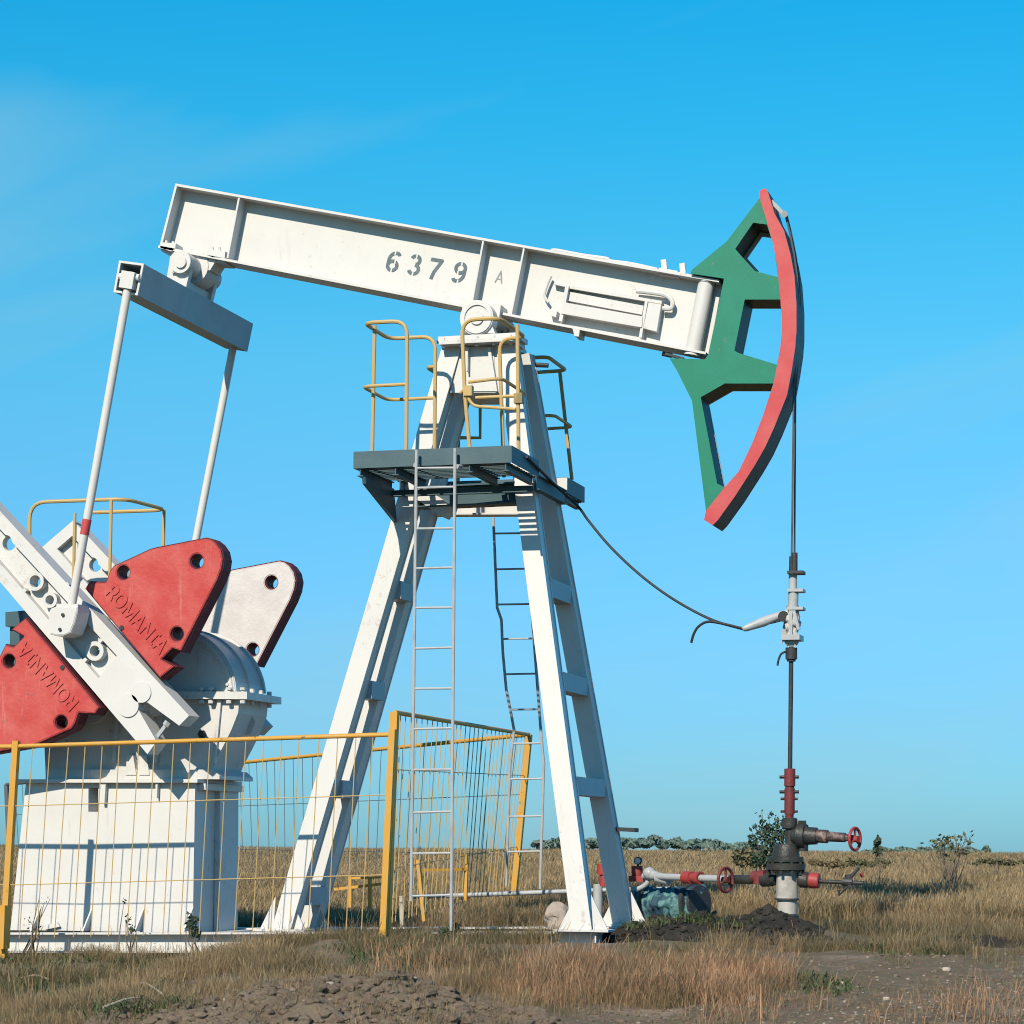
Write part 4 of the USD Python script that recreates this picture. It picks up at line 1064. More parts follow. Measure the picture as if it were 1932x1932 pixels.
# wrapped drum behind the far leg
DR = thing('drum', 'horizontal drum wrapped in teal tarpaulin on the grass beside the far tower leg', 'drum')
d0, d1 = at(1206, 1710, 1.30), at(1318, 1704, 1.00)
da = unit(d1 - d0)
DL = float(np.linalg.norm(d1 - d0))
prof = [(0.10, -0.02), (0.16, 0.0)] + [(0.158 + 0.012 * math.sin(k * 1.9), 0.03 + k * (DL - .05) / 24) for k in range(24)] + [(0.15, DL), (0.10, DL + .015)]
dm = lathe(d0, prof, 40, da)
vv = dm.vertices + (meshkit.fbm(dm.vertices * 9.0, 3)[:, None] - 0.5) * 0.09
put(DR, 'tarpaulin', trimesh.Trimesh(vv, dm.faces, process=False), 'tarp_wrap', smooth=True)
for t in (0.12, DL - .09):
    put(DR, 'strap', lathe(d0 + da * t, [(0.160, 0), (0.176, 0.004), (0.176, 0.03), (0.160, 0.034)], 28, da), 'dark_steel')
put(DR, 'end_rim', lathe(d0 + da * (DL - .01), [(0.12, 0), (0.158, 0.0), (0.158, 0.03), (0.12, 0.03)], 28, da), 'dark_steel')
put(DR, 'cradle', [bar(d0 + da * .1 + V([-.02, 0, -.24]), d0 + da * .1 + V([-.02, 0, -.1]), .04, .26), bar(d0 + da * .42 + V([0.1, 0, -.2]), d0 + da * .42 + V([-.03, 0, -.12]), .04, .2), bar(d1 + V([.0, 0, -.17]), d1 + V([.16, 0, -.07]), .03, .03)], 'dark_steel')


# ------------------------------------------------------------------ ground
GY = np.array([-400, -60, -20, -6, -3.4, -1.9, 0, 3, 6, 12, 30, 60, 100, 300, 1200, 6000.])
GZ = np.array([-1.3, -1.0, -0.88, -0.36, -0.15, -0.05, -0.01, 0.0, 0.06, 0.15, 0.22, 0.30, 0.20, -0.8, -5, -40.])


PIT = (xs1 + 0.02, -0.95)


def ground_z(x, y):
    """Height of the land: level round the pump, falling towards the road in front, a low crest behind."""
    x, y = np.asarray(x, float), np.asarray(y, float)
    yy = y + 0.06 * x                                  # the crest runs slightly askew
    z = np.interp(yy, GY, GZ)
    near = np.exp(-np.maximum(0, np.hypot(x, y) - 12) / 18)
    p = np.stack([x, y, np.zeros_like(x)], -1)
    z = z + near * ((meshkit.fbm(p * 0.7, 3, 3) - 0.5) * 0.10 + (meshkit.fbm(p * 3.1, 3, 5) - 0.5) * 0.05) + (1 - near) * (meshkit.fbm(p * 0.05, 3, 9) - 0.5) * 0.10
    t = np.clip((-x - 0.5) / 1.6, 0, 1)
    z = z - 0.23 * t * t * (3 - 2 * t) * np.exp(-np.maximum(0, np.hypot(x + 2, y) - 5) / 8)      # lower on the gear side
    # the hollow under the skid's end, and the heap of earth round the well casing
    z = z - 0.26 * np.exp(-(((x - PIT[0]) / 0.36) ** 2 + ((y - PIT[1]) / 0.42) ** 2) ** 2)
    z = z + 0.07 * np.exp(-(((x - 2.55) / 0.45) ** 2 + ((y - 0.1) / 0.5) ** 2))
    return z


def axis_steps(lo, hi, fine_lo, fine_hi, step, grow):
    a = list(np.arange(fine_lo, fine_hi + 1e-6, step))
    s_ = step
    while a[-1] < hi:
        s_ *= grow; a.append(a[-1] + s_)
    s_ = step
    while a[0] > lo:
        s_ *= grow; a.insert(0, a[0] - s_)
    return np.array(a)


gx, gy = axis_steps(-3000, 3000, -8, 8, 0.07, 1.09), axis_steps(-200, 5000, -8.5, 4, 0.07, 1.06)
XX, YY = np.meshgrid(gx, gy)
ZZ = ground_z(XX, YY)
nx, ny = len(gx), len(gy)
iy, ix = np.meshgrid(np.arange(ny - 1), np.arange(nx - 1), indexing='ij')
q = (iy * nx + ix).ravel()
faces = np.vstack([np.stack([q, q + 1, q + nx + 1], 1), np.stack([q, q + nx + 1, q + nx], 1)])
put('/World', 'ground', trimesh.Trimesh(np.stack([XX, YY, ZZ], -1).reshape(-1, 3), faces, process=False), 'ground_soil', smooth=True)
tag('/World/ground', 'dry stony earth of the pump site and the field behind', kind='structure')


HEAPS = []


def surface_z(x, y):
    """Height of the ground or of the heap that covers it."""
    x, y = np.atleast_1d(x).astype(float), np.atleast_1d(y).astype(float)
    z = ground_z(x, y)
    for tree, hz, near in HEAPS:
        d, i = tree.query(np.stack([x, y], -1), distance_upper_bound=near)
        hit = d < near
        z[hit] = np.maximum(z[hit], hz[i[hit]])
    return z


def patch(name, cx, cy, rx, ry, h, look, label, seed, power=2.0, amp=0.06, freq=5.0, n=150, rot=0.0):
    """A heap of earth: a fine sheet that rises from below the ground and back."""
    u, v = np.meshgrid(np.linspace(-1.25, 1.25, n), np.linspace(-1.25, 1.25, n))
    c, s2 = math.cos(rot), math.sin(rot)
    x, y = cx + rx * u * c - ry * v * s2, cy + rx * u * s2 + ry * v * c
    r = np.hypot(u, v) + (meshkit.fbm(np.stack([x, y, 0 * x], -1) * 1.7, 3, seed + 3) - 0.5) * 0.5
    p = np.stack([x, y, np.zeros_like(x)], -1)
    lump = (meshkit.fbm(p * freq, 4, seed) - 0.5) * amp * 2 + (np.abs(meshkit.fbm(p * freq * 2.7, 3, seed + 7) - .5)) * amp
    e_ = np.clip(1 - r, -1, 1)
    z = ground_z(x, y) + h * np.clip(e_, 0, 1) ** (1 / power) + lump * np.clip(e_ * 3 + .3, 0, 1) - 0.10 * np.clip(0.15 - e_, 0, 1) * 6
    i_, j_ = np.meshgrid(np.arange(n - 1), np.arange(n - 1), indexing='ij')
    q_ = (i_ * n + j_).ravel()
    keep = (np.hypot(u, v) < 1.22).ravel()
    fc = np.vstack([np.stack([q_, q_ + 1, q_ + n + 1], 1), np.stack([q_, q_ + n + 1, q_ + n], 1)])
    fc = fc[keep[fc].all(1)]
    pm = trimesh.Trimesh(np.stack([x, y, z], -1).reshape(-1, 3), fc, process=False)
    pm.remove_unreferenced_vertices()
    put('/World', name, pm, look, smooth=True)
    tag('/World/' + name, label, kind='structure')
    HEAPS.append((cKDTree(pm.vertices[:, :2]), pm.vertices[:, 2], 0.06 * max(rx, ry)))


mc = on_ground(620, 1950, -0.36)
patch('dirt_mound', mc[0], mc[1], 1.45, 1.15, 0.36, 'mound_soil', 'heap of loose grey-brown earth in front of the pump', 11, 1.4, 0.075, 4.0, 260)
dk = on_ground(1905, 1800, -0.1)
patch('dark_earth', dk[0], dk[1], 0.75, 0.40, 0.06, 'oily_soil', 'dark disturbed earth at the right edge of the bare ground', 37, 1.2, 0.03, 7.0, 90)
ob = at(1335, 1790, -0.35)
patch('oily_bank', ob[0], -0.58, 1.00, 0.50, 0.20, 'oily_soil', 'low bank of oil-blackened clods leading to the wellhead', 23, 1.5, 0.05, 8.0, 150, 0.06)
wc = at(1478, 1770, 0)
patch('well_heap', wc[0] - .10, -0.05, 0.46, 0.34, 0.17, 'oily_soil', 'oil-soaked earth heaped round the well casing', 31, 0.9, 0.03, 9.0, 90)


# ------------------------------------------------------------------ yellow mesh fence round the pump
def fence(name_label, posts, base_dz, top_dz, n_bars, rows, look='yellow_paint', bar_r=0.0042, post_r=0.026, lean=(0, 0, 0), group=None, posts_drawn=(True, True), rail_r=0.019, low_rail=False, bar_look='yellow_rail', seed=1):
    """One panel between two posts, each given as (foot, head)."""
    (f0_, h0), (f1_, h1) = [(V(a, float), V(b, float)) for a, b in posts]
    F_ = thing('fence_panel', name_label, 'fence', group)
    if posts_drawn[0]:
        put(F_, 'post', bar(f0_ - V([0, 0, .1]), h0, post_r * 2, post_r * 2), look)
    if posts_drawn[1]:
        put(F_, 'post', bar(f1_ - V([0, 0, .1]), h1, post_r * 2, post_r * 2), look)
    t0, t1 = h0 + V([0, 0, top_dz[0]]), h1 + V([0, 0, top_dz[1]])
    put(F_, 'top_rail', cyl(t0, t1, rail_r, 10), look, smooth=40)
    b0_, b1_ = f0_ + V([0, 0, base_dz]), f1_ + V([0, 0, base_dz])
    g = np.random.default_rng(seed)
    for i in range(1, n_bars):
        t = i / n_bars + (g.random() - .5) * 0.12 / n_bars
        j = (g.random(3) - .5) * V([0.03, 0.03, 0])
        put(F_, 'wire', tube([t0 + (t1 - t0) * t, ((t0 + (t1 - t0) * t) + (b0_ + (b1_ - b0_) * t)) / 2 + j * .6, b0_ + (b1_ - b0_) * t + j], bar_r, 5), bar_look)
    for r_ in rows:
        a, b = t0 + (b0_ - t0) * r_, t1 + (b1_ - t1) * r_
        put(F_, 'wire', cyl(a + V([0, -bar_r * 1.8, 0]), b + V([0, -bar_r * 1.8, 0]), bar_r, 5), bar_look)
    return F_


P_left = (at(6, 1785, -1.58), at(31, 1398, -1.58))
P_gate = (at(722, 1768, -1.58), at(741, 1376, -1.58))
far_y = 4.2
P_far = (at(968, 1690, far_y), at(998, 1386, far_y))
F1 = fence('front yellow wire fence panel before the white gear base', [P_left, P_gate], 0.06, (-0.045, -0.04), 21, (0.31, 0.72), seed=3)
put(F1, 'foot', bar(at(7, 1790, -1.61), at(10, 1708, -1.61), 0.11, 0.05), 'yellow_paint')
dx = P_left[0] - P_gate[0]
P_l2 = (P_left[0] + V([dx[0] * .45, 0, 0]), P_left[1] + V([dx[0] * .45, 0, 0]))
fence('piece of yellow wire fence cut off by the picture edge at the left post', [P_l2, P_left], 0.06, (-0.045, -0.045), 9, (0.31, 0.72), posts_drawn=(False, False), seed=4)
P_gate2 = (at(727, 1768, -1.52), at(745, 1344, -1.52))
fence('yellow wire side panel between the thick gate post and the far corner post', [P_gate2, P_far], 0.10, (0.0, 0.0), 30, (0.27, 0.74), post_r=0.03, seed=5)
P_back = (at(430, 1660, 8.2), at(420, 1442, 8.2))
fence('back fence panel seen through the tower legs', [P_far, P_back], 0.12, (0.0, 0.0), 30, (0.40, 0.80), posts_drawn=(False, True), look='yellow_paint', rail_r=0.022, seed=6, bar_look='wire_grey')
P_back2 = (at(20, 1640, 11.0), at(12, 1480, 11.0))
fence('rear corner of the wire fence behind the gear base', [P_back, P_back2], 0.12, (0.0, 0.0), 24, (0.4, 0.8), posts_drawn=(False, True), look='wire_grey', rail_r=0.022, seed=8, bar_look='wire_grey')
LB = thing('low_barrier', 'short bent yellow barrier frame standing in the grass behind the ladder', 'barrier')
put(LB, 'post', bar(at(801, 1738, 0.6), at(789, 1622, 0.6), 0.05, 0.03), 'yellow_paint')
put(LB, 'post', bar(at(878, 1700, 1.0), at(880, 1630, 1.0), 0.03, 0.03), 'yellow_paint')
put(LB, 'cross_bar', bar(at(789, 1642, 0.6), at(881, 1640, 1.0), 0.025, 0.025), 'yellow_paint')
put(LB, 'plate', bar(at(880, 1630, 1.0), at(880, 1612, 1.0), 0.05, 0.02), 'yellow_paint')
LB2 = thing('low_barrier', 'low yellow crossbar frame behind the front fence beside the gate post', 'barrier')
put(LB2, 'cross_bar', bar(at(631, 1678, .8), at(735, 1666, .8), 0.025, 0.025), 'yellow_paint')
put(LB2, 'cross_bar', bar(at(660, 1657, .8), at(728, 1655, .8), 0.02, 0.02), 'yellow_paint')
put(LB2, 'post', bar(at(661, 1652, .8), at(661, 1712, .8), 0.03, 0.03), 'yellow_paint')
put(LB2, 'post', bar(at(698, 1655, .8), at(698, 1712, .8), 0.03, 0.03), 'yellow_paint')
tag(put('/World', 'stake', bar(at(759, 1750, -.4), at(757, 1690, -.4), 0.03, 0.03), 'weathered_wood'), 'pale wooden stake between the gate post and the ladder', 'stake')


# ------------------------------------------------------------------ stones and lumps
def rock(name, label, cat, c, r, look, seed, sub=3):
    m_ = trimesh.creation.icosphere(subdivisions=sub)
    v = m_.vertices
    v = v * (0.60 + 0.85 * meshkit.fbm(v * 1.7 + seed * 9.1, 4, seed)[:, None])
    v = np.clip(v, -0.86, 0.92) * V(r) + V(c)
    return tag(put('/World', name, trimesh.Trimesh(v, m_.faces, process=False), look, smooth=28), label, cat)


def ground_hits(uv):
    """Where the lines of sight through the picture positions (n, 2) first meet the ground or a heap."""
    uv = np.asarray(uv, float).reshape(-1, 2)
    out = np.zeros((len(uv), 3))
    t, live = np.full(len(uv), 11.0), np.ones(len(uv), bool)
    d = FWD + RT * ((uv[:, :1] - CX) / FOC) + UP * ((CY - uv[:, 1:]) / FOC)
    while live.any() and t[live].min() < 40:
        p = EYE + d[live] * t[live][:, None]
        h = p[:, 2] - surface_z(p[:, 0], p[:, 1])
        k = np.nonzero(live)[0]
        t[k] += np.maximum(h, 0) * 6 * 0.5 + 0.02
        live[k[h < 0.004]] = False
    p = EYE + d * t[:, None]
    p[:, 2] = surface_z(p[:, 0], p[:, 1])
    return p


def ground_hit(u, v):
    return ground_hits([(u, v)])[0]


lump = np.random.default_rng(17).normal(size=(26, 3))
lump = lump / np.linalg.norm(lump, axis=1)[:, None] * V([0.15, 0.13, 0.15]) * np.random.default_rng(18).uniform(.75, 1.0, (26, 1)) + at(1048, 1730, 0.3)
lump = hull(lump).subdivide().subdivide().subdivide()
lump.vertices += (meshkit.fbm(lump.vertices * 14.0, 4, 5)[:, None] - .5) * .09
tag(put('/World', 'concrete_lump', trimesh.smoothing.filter_laplacian(lump, iterations=2), 'pale_concrete', smooth=40), 'pale lump of broken concrete behind the foot of the well-side near leg', 'concrete lump')
for k, (u, v, r, lab, zz) in enumerate((
        (371, 1874, .045, 'pale stone on the left shoulder of the dirt mound', -.30), (486, 1842, .030, 'small light stone on the crest of the dirt mound', -.15), (427, 1895, .026, 'white chip on the flank of the dirt mound', -.30),
        (622, 1881, .034, 'pinkish stone on the right part of the dirt mound', -.22), (1786, 1833, .038, 'lone white stone on the bare earth at the right', None), (1590, 1858, .030, 'small pale stone on the bare earth right of the wellhead', None),
        (1393, 1874, .036, 'round pale stone beside the orange tuft', None), (1418, 1893, .05, 'flat pale stone below the orange tuft', None), (1672, 1888, .030, 'grey-white stone near the lower right', None),
        (232, 1912, .03, 'white pebble among the green weeds at the lower left', None), (265, 1917, .026, 'pale pebble beside a fallen stalk at the lower left', None))):
    c = ground_hit(u, v)
    rock('stone', lab, 'stone', c + V([0, 0, r * .3]), (r * .8, r * .75, r * .5), 'pale_stone', 50 + k, 2)
# loose clods and gravel: far too many to count
cl = []
base_i = [trimesh.creation.icosphere(subdivisions=1) for _ in range(6)]
for k, b in enumerate(base_i):
    b.vertices *= (0.6 + 0.8 * meshkit.noise(b.vertices * 1.7 + k * 5.3, k)[:, None])


def scatter(P, rlo, rhi, g):
    vs, fs = [], []
    for k, c in enumerate(P):
        r = rlo + (rhi - rlo) * g.random() ** 3
        m_ = base_i[g.integers(6)]
        t = trimesh.transformations.random_rotation_matrix(g.random(3))[:3, :3]
        vs.append(m_.vertices @ t.T * r * V([1, 1, .6]) + c + V([0, 0, r * .1])); fs.append(m_.faces + k * len(m_.vertices))
    return trimesh.Trimesh(np.vstack(vs), np.vstack(fs), process=False)


g = np.random.default_rng(5)


def in_disc(n, cx, cy, rx, ry):
    a, r = g.random(n) * 6.283, np.sqrt(g.random(n))
    x, y = cx + rx * r * np.cos(a), cy + ry * r * np.sin(a)
    return np.stack([x, y, surface_z(x, y)], -1)


def on_mound(n):
    return in_disc(n, mc[0], mc[1], 1.4, 1.0)


def on_bank(n):
    return in_disc(n, ob[0], -0.58, 1.05, 0.55)


def on_right(n):
    return ground_hits(np.stack([1080 + 920 * g.random(n), 1796 + 145 * g.random(n) ** .7], -1))


for nm, n, fn, lo, hi, look, lab in (('mound_clods', 4200, on_mound, .003, .046, 'mound_soil', 'loose clods on the dirt mound'), ('pale_gravel', 260, on_mound, .005, .020, 'stone', 'light gravel in the dirt mound'),
                                     ('gravel', 500, on_right, .004, .016, 'stone', 'gravel on the bare earth at the right'), ('earth_crumbs', 2400, on_right, .003, .024, 'mound_soil', 'crumbs of earth on the bare ground at the right'),
                                     ('dark_clods', 1100, on_bank, .006, .045, 'oily_soil', 'oil-black clods along the bank')):
    put('/World', nm, scatter(fn(n), lo, hi, g), look)
    tag('/World/' + nm, lab, kind='stuff')


# ------------------------------------------------------------------ grass: tufts of bent blades, copied over the field
def tuft(g, n, h, spread, width, droop, seeds=False):
    vs, fs = [], []
    for _ in range(n):
        a, r = g.random() * 6.283, spread * math.sqrt(g.random())
        o = V([r * math.cos(a), r * math.sin(a), 0.0])
        hh = h * (0.45 + 0.75 * g.random())
        b = g.random() * 6.283
        out = V([math.cos(b), math.sin(b), 0]) * hh * droop * (0.3 + g.random())
        sd = V([-math.sin(b + g.normal() * .6), math.cos(b), 0]) * width * (.6 + .8 * g.random())
        p0, p1, p2, p3 = o, o + out * .18 + V([0, 0, hh * .45]), o + out * .55 + V([0, 0, hh * .82]), o + out + V([0, 0, hh * (1.0 - .25 * droop)])
        k = len(vs)
        vs += [p0 - sd, p0 + sd, p1 - sd * .85, p1 + sd * .85, p2 - sd * .6, p2 + sd * .6, p3]
        fs += [[k, k + 1, k + 3], [k, k + 3, k + 2], [k + 2, k + 3, k + 5], [k + 2, k + 5, k + 4], [k + 4, k + 5, k + 6]]
        if seeds and g.random() < .5:
            k = len(vs)
            w = sd / width * .0022
            vs += [p3 - w - V([0, 0, .03]), p3 + w - V([0, 0, .03]), p3 + w * .6 + out * .2 + V([0, 0, .04]), p3 - w * .6 + out * .2 + V([0, 0, .04])]
            fs += [[k, k + 1, k + 2], [k, k + 2, k + 3]]
    return trimesh.Trimesh(V(vs), V(fs), process=False)


def instancer(name, label, protos, pts, scales, kind='stuff', seed=1):
    g = np.random.default_rng(seed)
    pi = UsdGeom.PointInstancer.Define(stage, f'/World/{name}')
    targets = []
    for k, (m_, look) in enumerate(protos):
        path = f'/World/{name}/tuft' + (f'_{k:03d}' if k else '')
        usdkit.mesh(stage, path, m_, MATS[look])
        targets.append(Sdf.Path(path))
    pi.CreatePrototypesRel().SetTargets(targets)
    n = len(pts)
    pi.CreateProtoIndicesAttr(Vt.IntArray.FromNumpy(g.integers(0, len(protos), n).astype(np.int32)))
    pi.CreatePositionsAttr(Vt.Vec3fArray.FromNumpy(np.asarray(pts, np.float32)))
    a = g.random(n) * math.pi
    pi.CreateOrientationsAttr(Vt.QuathArray([Gf.Quath(float(math.cos(t)), 0, 0, float(math.sin(t))) for t in a]))
    pi.CreateScalesAttr(Vt.Vec3fArray.FromNumpy(np.asarray(scales, np.float32)))
    tag(f'/World/{name}', label, kind=kind)


def to_picture(P):
    d = P - EYE
    w = d @ FWD
    return CX + FOC * (d @ RT) / w, CY - FOC * (d @ UP) / w, w


def field(n, y0, y1, seed, margin=420):
    """Random ground points between two distances that the picture, and a little beside it, can show."""
    g = np.random.default_rng(seed)
    out = []
    while len(out) < n:
        m_ = n * 2
        y = y0 + (y1 - y0) * g.random(m_)
        half = (y - EYE[1]) * .36 + 1.5
        x = EYE[0] + (y - EYE[1]) * math.tan(-TH) * -1 * -1 + (g.random(m_) - .5) * 2 * half
        P = np.stack([x, y, ground_z(x, y)], 1)
        u, v, w = to_picture(P)
        ok = (u > -margin) & (u < PX + margin) & (v < PX + 160)
        out += list(P[ok])
    return V(out[:n])


tg = np.random.default_rng(21)
dry = [(tuft(tg, 24, .20, .13, .0017, 1.15, True), 'dry_grass_look') for _ in range(4)]
olive = [(tuft(tg, 26, .14, .14, .0019, 1.3), 'olive_grass_look') for _ in range(4)]
stalks = [(tuft(tg, 7, .34, .10, .0016, .5, True), 'dry_grass_look') for _ in range(4)]
tall_dry = [(tuft(tg, 50, .28, .24, .0030, .8, True), 'field_grass_look') for _ in range(4)] + [(tuft(tg, 50, .20, .24, .0032, .9), 'olive_grass_look') for _ in range(2)]


def dens(P, f, seed):
    return meshkit.fbm(np.stack([P[:, 0] * f, P[:, 1] * f, 0 * P[:, 0]], -1), 3, seed)


# bare places: the well's spill, the foreground at the right, the mound, under the skid
def bare(P):
    u, v, w = to_picture(P)
    n_ = dens(P, 1.2, 77)
    right = (v > 1802 + (n_ - .5) * 50) & (u > 1440 + (n_ - .5) * 160)
    low = (v > 1885 + (n_ - .5) * 70) & (u > 1000)
    spill = ((P[:, 0] - ob[0]) / 1.05) ** 2 + ((P[:, 1] + .58) / .52) ** 2 < 1 - (n_ - .5)
    spill2 = ((P[:, 0] - 2.9) / .85) ** 2 + ((P[:, 1] + .5) / .8) ** 2 < 1
    mound = (((P[:, 0] - mc[0]) / 1.35) ** 2 + ((P[:, 1] - mc[1]) / .95) ** 2 < 1 + (n_ - .5)) | ((u > 330 + (n_ - .5) * 240) & (u < 1010 + (n_ - .5) * 200) & (v > 1880))
    pit = ((u > 1035) & (u < 1200) & (v > 1748) & (v < 1822)) | ((P[:, 1] > -1.5) & (P[:, 1] < -.62) & (P[:, 0] < .25) & (n_ > .42))
    pit |= (u > 1160 + (n_ - .5) * 80) & (u < 1540) & (v > 1748) & (v < 1788 + (n_ - .5) * 30)
    skid = (np.abs(P[:, 1] + .07) < .85) & (P[:, 0] < xs1 + .1)
    return right, low, spill | spill2 | mound | pit, skid


def keep_out(P, strict=True):
    right, low, spill, skid = bare(P)
    g = np.random.default_rng(3)
    k = ~(spill | skid)
    k &= ~(right & (g.random(len(P)) > .02)) & ~(low & (g.random(len(P)) > .10))
    return k


def lay(name, label, protos, P, lo, hi, seed, far=0.0):
    g = np.random.default_rng(seed)
    s_ = lo + (hi - lo) * g.random(len(P))
    s_ = s_ * (0.7 + 0.6 * dens(P, .9, seed + 4))
    w = (1 + far * np.clip((P[:, 1] - 4) / 30, 0, 1))
    instancer(name, label, protos, P - V([0, 0, .01]), np.stack([s_ * w, s_ * w, s_], 1), seed=seed)


P = field(32000, -7.5, 4, 1)
P = P[keep_out(P)]
P = P[dens(P, 1.5, 99) > .45]
w_ = dens(P, .8, 12)
lay('dry_grass', 'short dry grass round the pump', dry, P[w_ > .50][:9000], .30, .85, 2)
lay('grass_stalks', 'thin seeding stalks above the short grass', stalks, P[::11], .4, 1.0, 6)
lay('green_grass', 'olive green grass among the dry grass', olive, P[w_ <= .54][:12500], .3, .95, 3)
P = field(24000, 3, 22, 4)
lay('field_grass', 'tall dry meadow grass behind the pump', tall_dry, P, .5, 1.0, 5, 0.5)
P = field(23000, 20, 75, 6)
lay('far_grass', 'dry meadow running to the skyline', tall_dry, P, .6, 1.0, 7, 1.0)
# orange dry grass in front of the well-side leg and before the well
mp = on_mound(240)
lay('mound_grass', 'thin dry grass on the dirt mound', olive + dry, mp, .3, .8, 15)
orange = [(tuft(tg, 20, .26, .14, .0018, .95, True), 'orange_grass_look') for _ in range(4)]
og = np.random.default_rng(9)
pts = []
for (u0, u1, v0, v1, n) in ((960, 1430, 1845, 1900, 340), (960, 1160, 1822, 1850, 50), (1380, 1480, 1835, 1868, 60), (700, 960, 1800, 1860, 30), (1180, 1932, 1895, 1945, 30)):
    pts += list(ground_hits(np.stack([u0 + (u1 - u0) * og.random(n), v0 + (v1 - v0) * og.random(n)], -1)))
lay('orange_grass', 'orange-brown dead grass in front of the well-side tower leg', orange, V(pts), .5, 1.05, 11)
# dark green weeds, low
weeds = [(tuft(tg, 26, .075, .14, .0045, 1.4), 'green_weed_look') for _ in range(4)]
pts = []
for (u0, u1, v0, v1, n) in ((-40, 330, 1810, 1935, 200), (640, 960, 1768, 1835, 90), (1480, 1600, 1845, 1880, 22), (1640, 1800, 1775, 1802, 40), (30, 430, 1775, 1800, 30), (1180, 1400, 1740, 1755, 40)):
    pts += list(ground_hits(np.stack([u0 + (u1 - u0) * og.random(n), v0 + (v1 - v0) * og.random(n)], -1)))
lay('weeds', 'low dark green weeds', weeds, V(pts), .5, 1.2, 13)


# ------------------------------------------------------------------ bushes and far trees
def leaf_cloud(g, blobs, n, size, flat_=0.5):
    """n leaf quads spread over the volumes of the blobs (centre, radii)."""
    wts = V([r[0] * r[1] * r[2] for _, r in blobs]); wts = wts / wts.sum()
    vs, fs = [], []
    for b in g.choice(len(blobs), n, p=wts):
        c, r = blobs[b]
        d = g.normal(size=3); d /= np.linalg.norm(d)
        p = V(c) + d * V(r) * (g.random() ** .45)
        a = unit(g.normal(size=3)); b_ = unit(np.cross(a, g.normal(size=3)))
        s_ = size * (.55 + .9 * g.random())
        k = len(vs)
        vs += [p - a * s_, p + b_ * s_ * flat_, p + a * s_, p - b_ * s_ * flat_]
        fs += [[k, k + 1, k + 2], [k, k + 2, k + 3]]
    return trimesh.Trimesh(V(vs), V(fs), process=False)


def bush(label, base, blobs, n, size, look, seed, stems=7, cat='bush', name='bush'):
    """base: foot; blobs: (centre offset, radii)."""
    g = np.random.default_rng(seed)
    B = thing(name, label, cat)
    bl = [(V(base) + V(c), r) for c, r in blobs]
    put(B, 'foliage', leaf_cloud(g, bl, n, size), look)
    st = []
    for k in range(stems):
        c, r = bl[k % len(bl)]
        tip = c + V(r) * g.normal(size=3) * .45
        mid = (V(base) + tip) / 2 + g.normal(size=3) * .05
        st.append(tube([V(base) + g.normal(size=3) * V([.05, .05, 0]), mid, tip], [.008, .005, .002], 5))
    put(B, 'stem', st, 'twig')


bb = at(1452, 1640, 3.2)
k = depth_of(bb) / FOC


def px_blob(u, v, ru, rv, Y):
    c = at(u, v, Y)
    kk = depth_of(c) / FOC
    return c, (ru * kk, ru * kk * .8, rv * kk)


def bush_px(label, foot, blobs, n, size, look, seed, Y, stems=7, cat='bush', name='bush'):
    b = at(*foot, Y)
    b[2] = min(b[2], float(ground_z(b[0], b[1])) + .02)
    bush(label, b, [(px_blob(*q_, Y)[0] - b, px_blob(*q_, Y)[1]) for q_ in blobs], n, size, look, seed, stems, cat, name)


bush_px('leafy dark green bush standing behind the wellhead', (1458, 1645), [(1460, 1592, 30, 30), (1440, 1562, 20, 16), (1474, 1558, 18, 24), (1434, 1540, 9, 15), (1452, 1536, 8, 10), (1425, 1585, 16, 16), (1466, 1628, 28, 22), (1440, 1620, 24, 16), (1422, 1562, 7, 9)], 900, .025, 'bush_leaf', 61, 3.4, 12)
bush_px('low grey-green bush left of the wellhead', (1405, 1640), [(1404, 1618, 24, 18), (1425, 1622, 18, 14)], 420, .034, 'shrub_leaf', 62, 5.0)
bush_px('sparse twiggy shrub against the sky at the right', (1795, 1625), [(1790, 1588, 42, 16), (1765, 1592, 30, 10), (1820, 1580, 24, 14), (1800, 1612, 30, 14)], 150, .032, 'shrub_leaf', 63, 9.0, 34)
bush_px('thin single plant on the skyline right of the red wheel', (1655, 1615), [(1654, 1590, 7, 16), (1656, 1605, 12, 8)], 46, .05, 'bush_leaf', 64, 9.0, 4)
for j, (u, v, ru, rv, lab, look) in enumerate(((1640, 1626, 34, 9, 'mid green low bush right of the red wheel', 'shrub_leaf'), (1560, 1628, 26, 7, 'grey-green low bush directly right of the wellhead', 'shrub_leaf'), (1885, 1626, 40, 6, 'low bush cut by the right picture edge', 'shrub_leaf'))):
    bush_px(lab, (u, v + rv), [(u + ru * 2.2 * (((k * 7 + j * 3) % 9) / 8 - .5), v + rv * (((k * 5 + j) % 6) / 5 - .35), ru * .32, rv * (.45 + .13 * ((k + j) % 5))) for k in range(11)], 600, .022, look, 70 + j, 10.0 + j * .7)
w0 = at(365, 1775, -1.0)
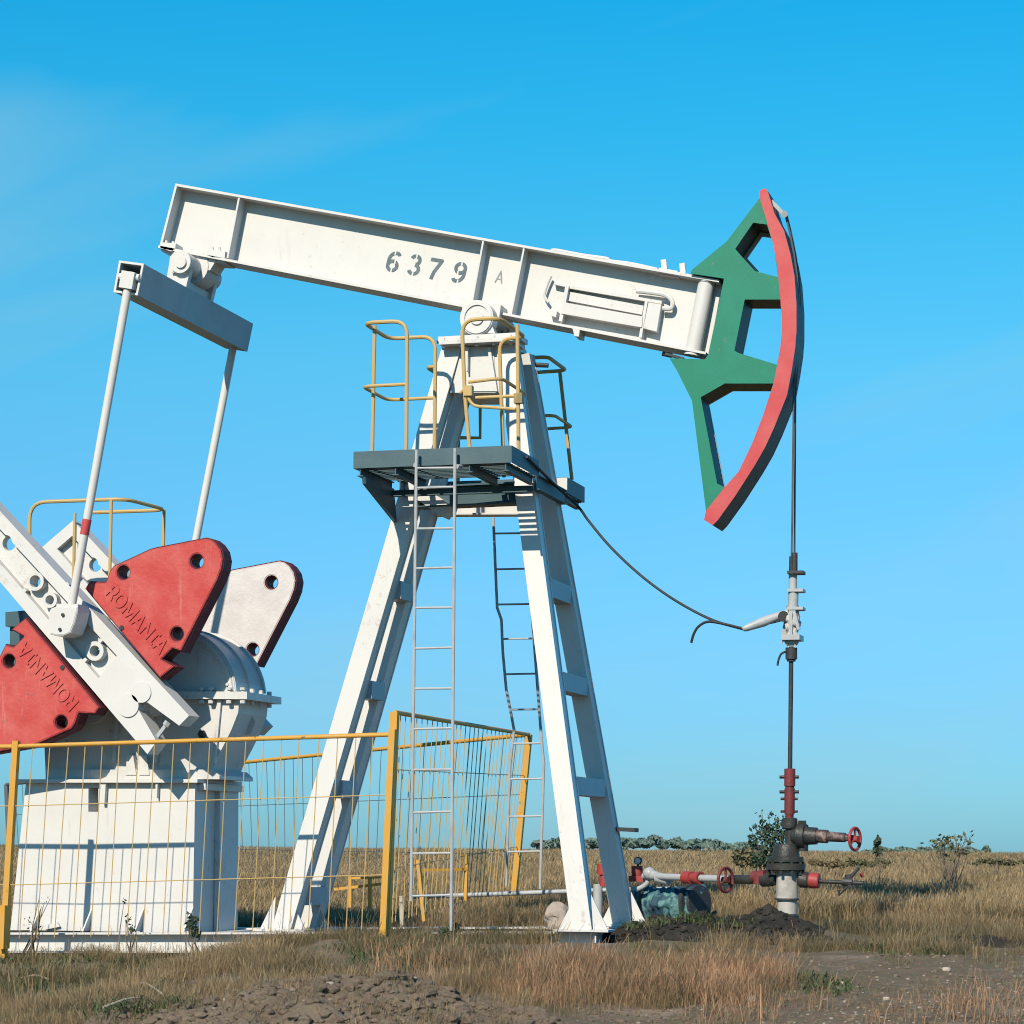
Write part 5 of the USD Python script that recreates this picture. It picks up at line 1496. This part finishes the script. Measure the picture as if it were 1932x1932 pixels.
bush_px('small dark green weed growing at the corner of the gear base', (365, 1778), [(364, 1745, 14, 20), (372, 1762, 12, 12), (355, 1728, 6, 8)], 90, .026, 'bush_leaf', 81, -1.1, 6, 'weed', 'weed_plant')
bush_px('thin weed in front of the white base, mid left', (243, 1780), [(240, 1735, 8, 12), (250, 1755, 10, 12), (236, 1700, 5, 8)], 40, .018, 'bush_leaf', 82, -1.2, 5, 'weed', 'weed_plant')
bush_px('wispy weed beside the left fence post', (60, 1780), [(62, 1740, 18, 22), (85, 1700, 14, 18)], 26, .014, 'shrub_leaf', 83, -1.3, 9, 'weed', 'weed_plant')
bush_px('small leafy weed at the foot of the ladder', (862, 1765), [(860, 1752, 16, 10), (842, 1756, 14, 8)], 90, .024, 'bush_leaf', 84, -1.3, 4, 'weed', 'weed_plant')

# fallen stalks in front
for j, (a, b, lab) in enumerate((((195, 1930), (300, 1895), 'long pale dead stalk lying at the lower left'), ((40, 1852), (95, 1856), 'short pale stick lying among the green weeds'), ((250, 1862), (310, 1890), 'thin fallen twig left of the dirt mound'))):
    pa_, pb_ = ground_hit(*a), ground_hit(*b)
    tag(put('/World', 'fallen_stalk', tube(smooth_path([pa_ + V([0, 0, .03]), (pa_ + pb_) / 2 + V([0, 0, .06]), pb_ + V([0, 0, .03])], 5), [.007] * 5 + [.006] * 5 + [.004], 6), 'weathered_wood'), lab, 'stalk')

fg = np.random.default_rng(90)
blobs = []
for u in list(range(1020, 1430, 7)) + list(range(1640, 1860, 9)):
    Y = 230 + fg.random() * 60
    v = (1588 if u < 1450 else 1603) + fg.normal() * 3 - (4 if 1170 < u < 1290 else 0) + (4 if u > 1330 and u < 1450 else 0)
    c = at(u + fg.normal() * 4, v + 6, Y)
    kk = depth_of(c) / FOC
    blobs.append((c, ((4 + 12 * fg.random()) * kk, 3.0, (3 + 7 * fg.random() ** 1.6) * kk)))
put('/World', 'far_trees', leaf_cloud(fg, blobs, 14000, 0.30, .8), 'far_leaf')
tag('/World/far_trees', 'distant belt of trees low on the skyline', kind='stuff')
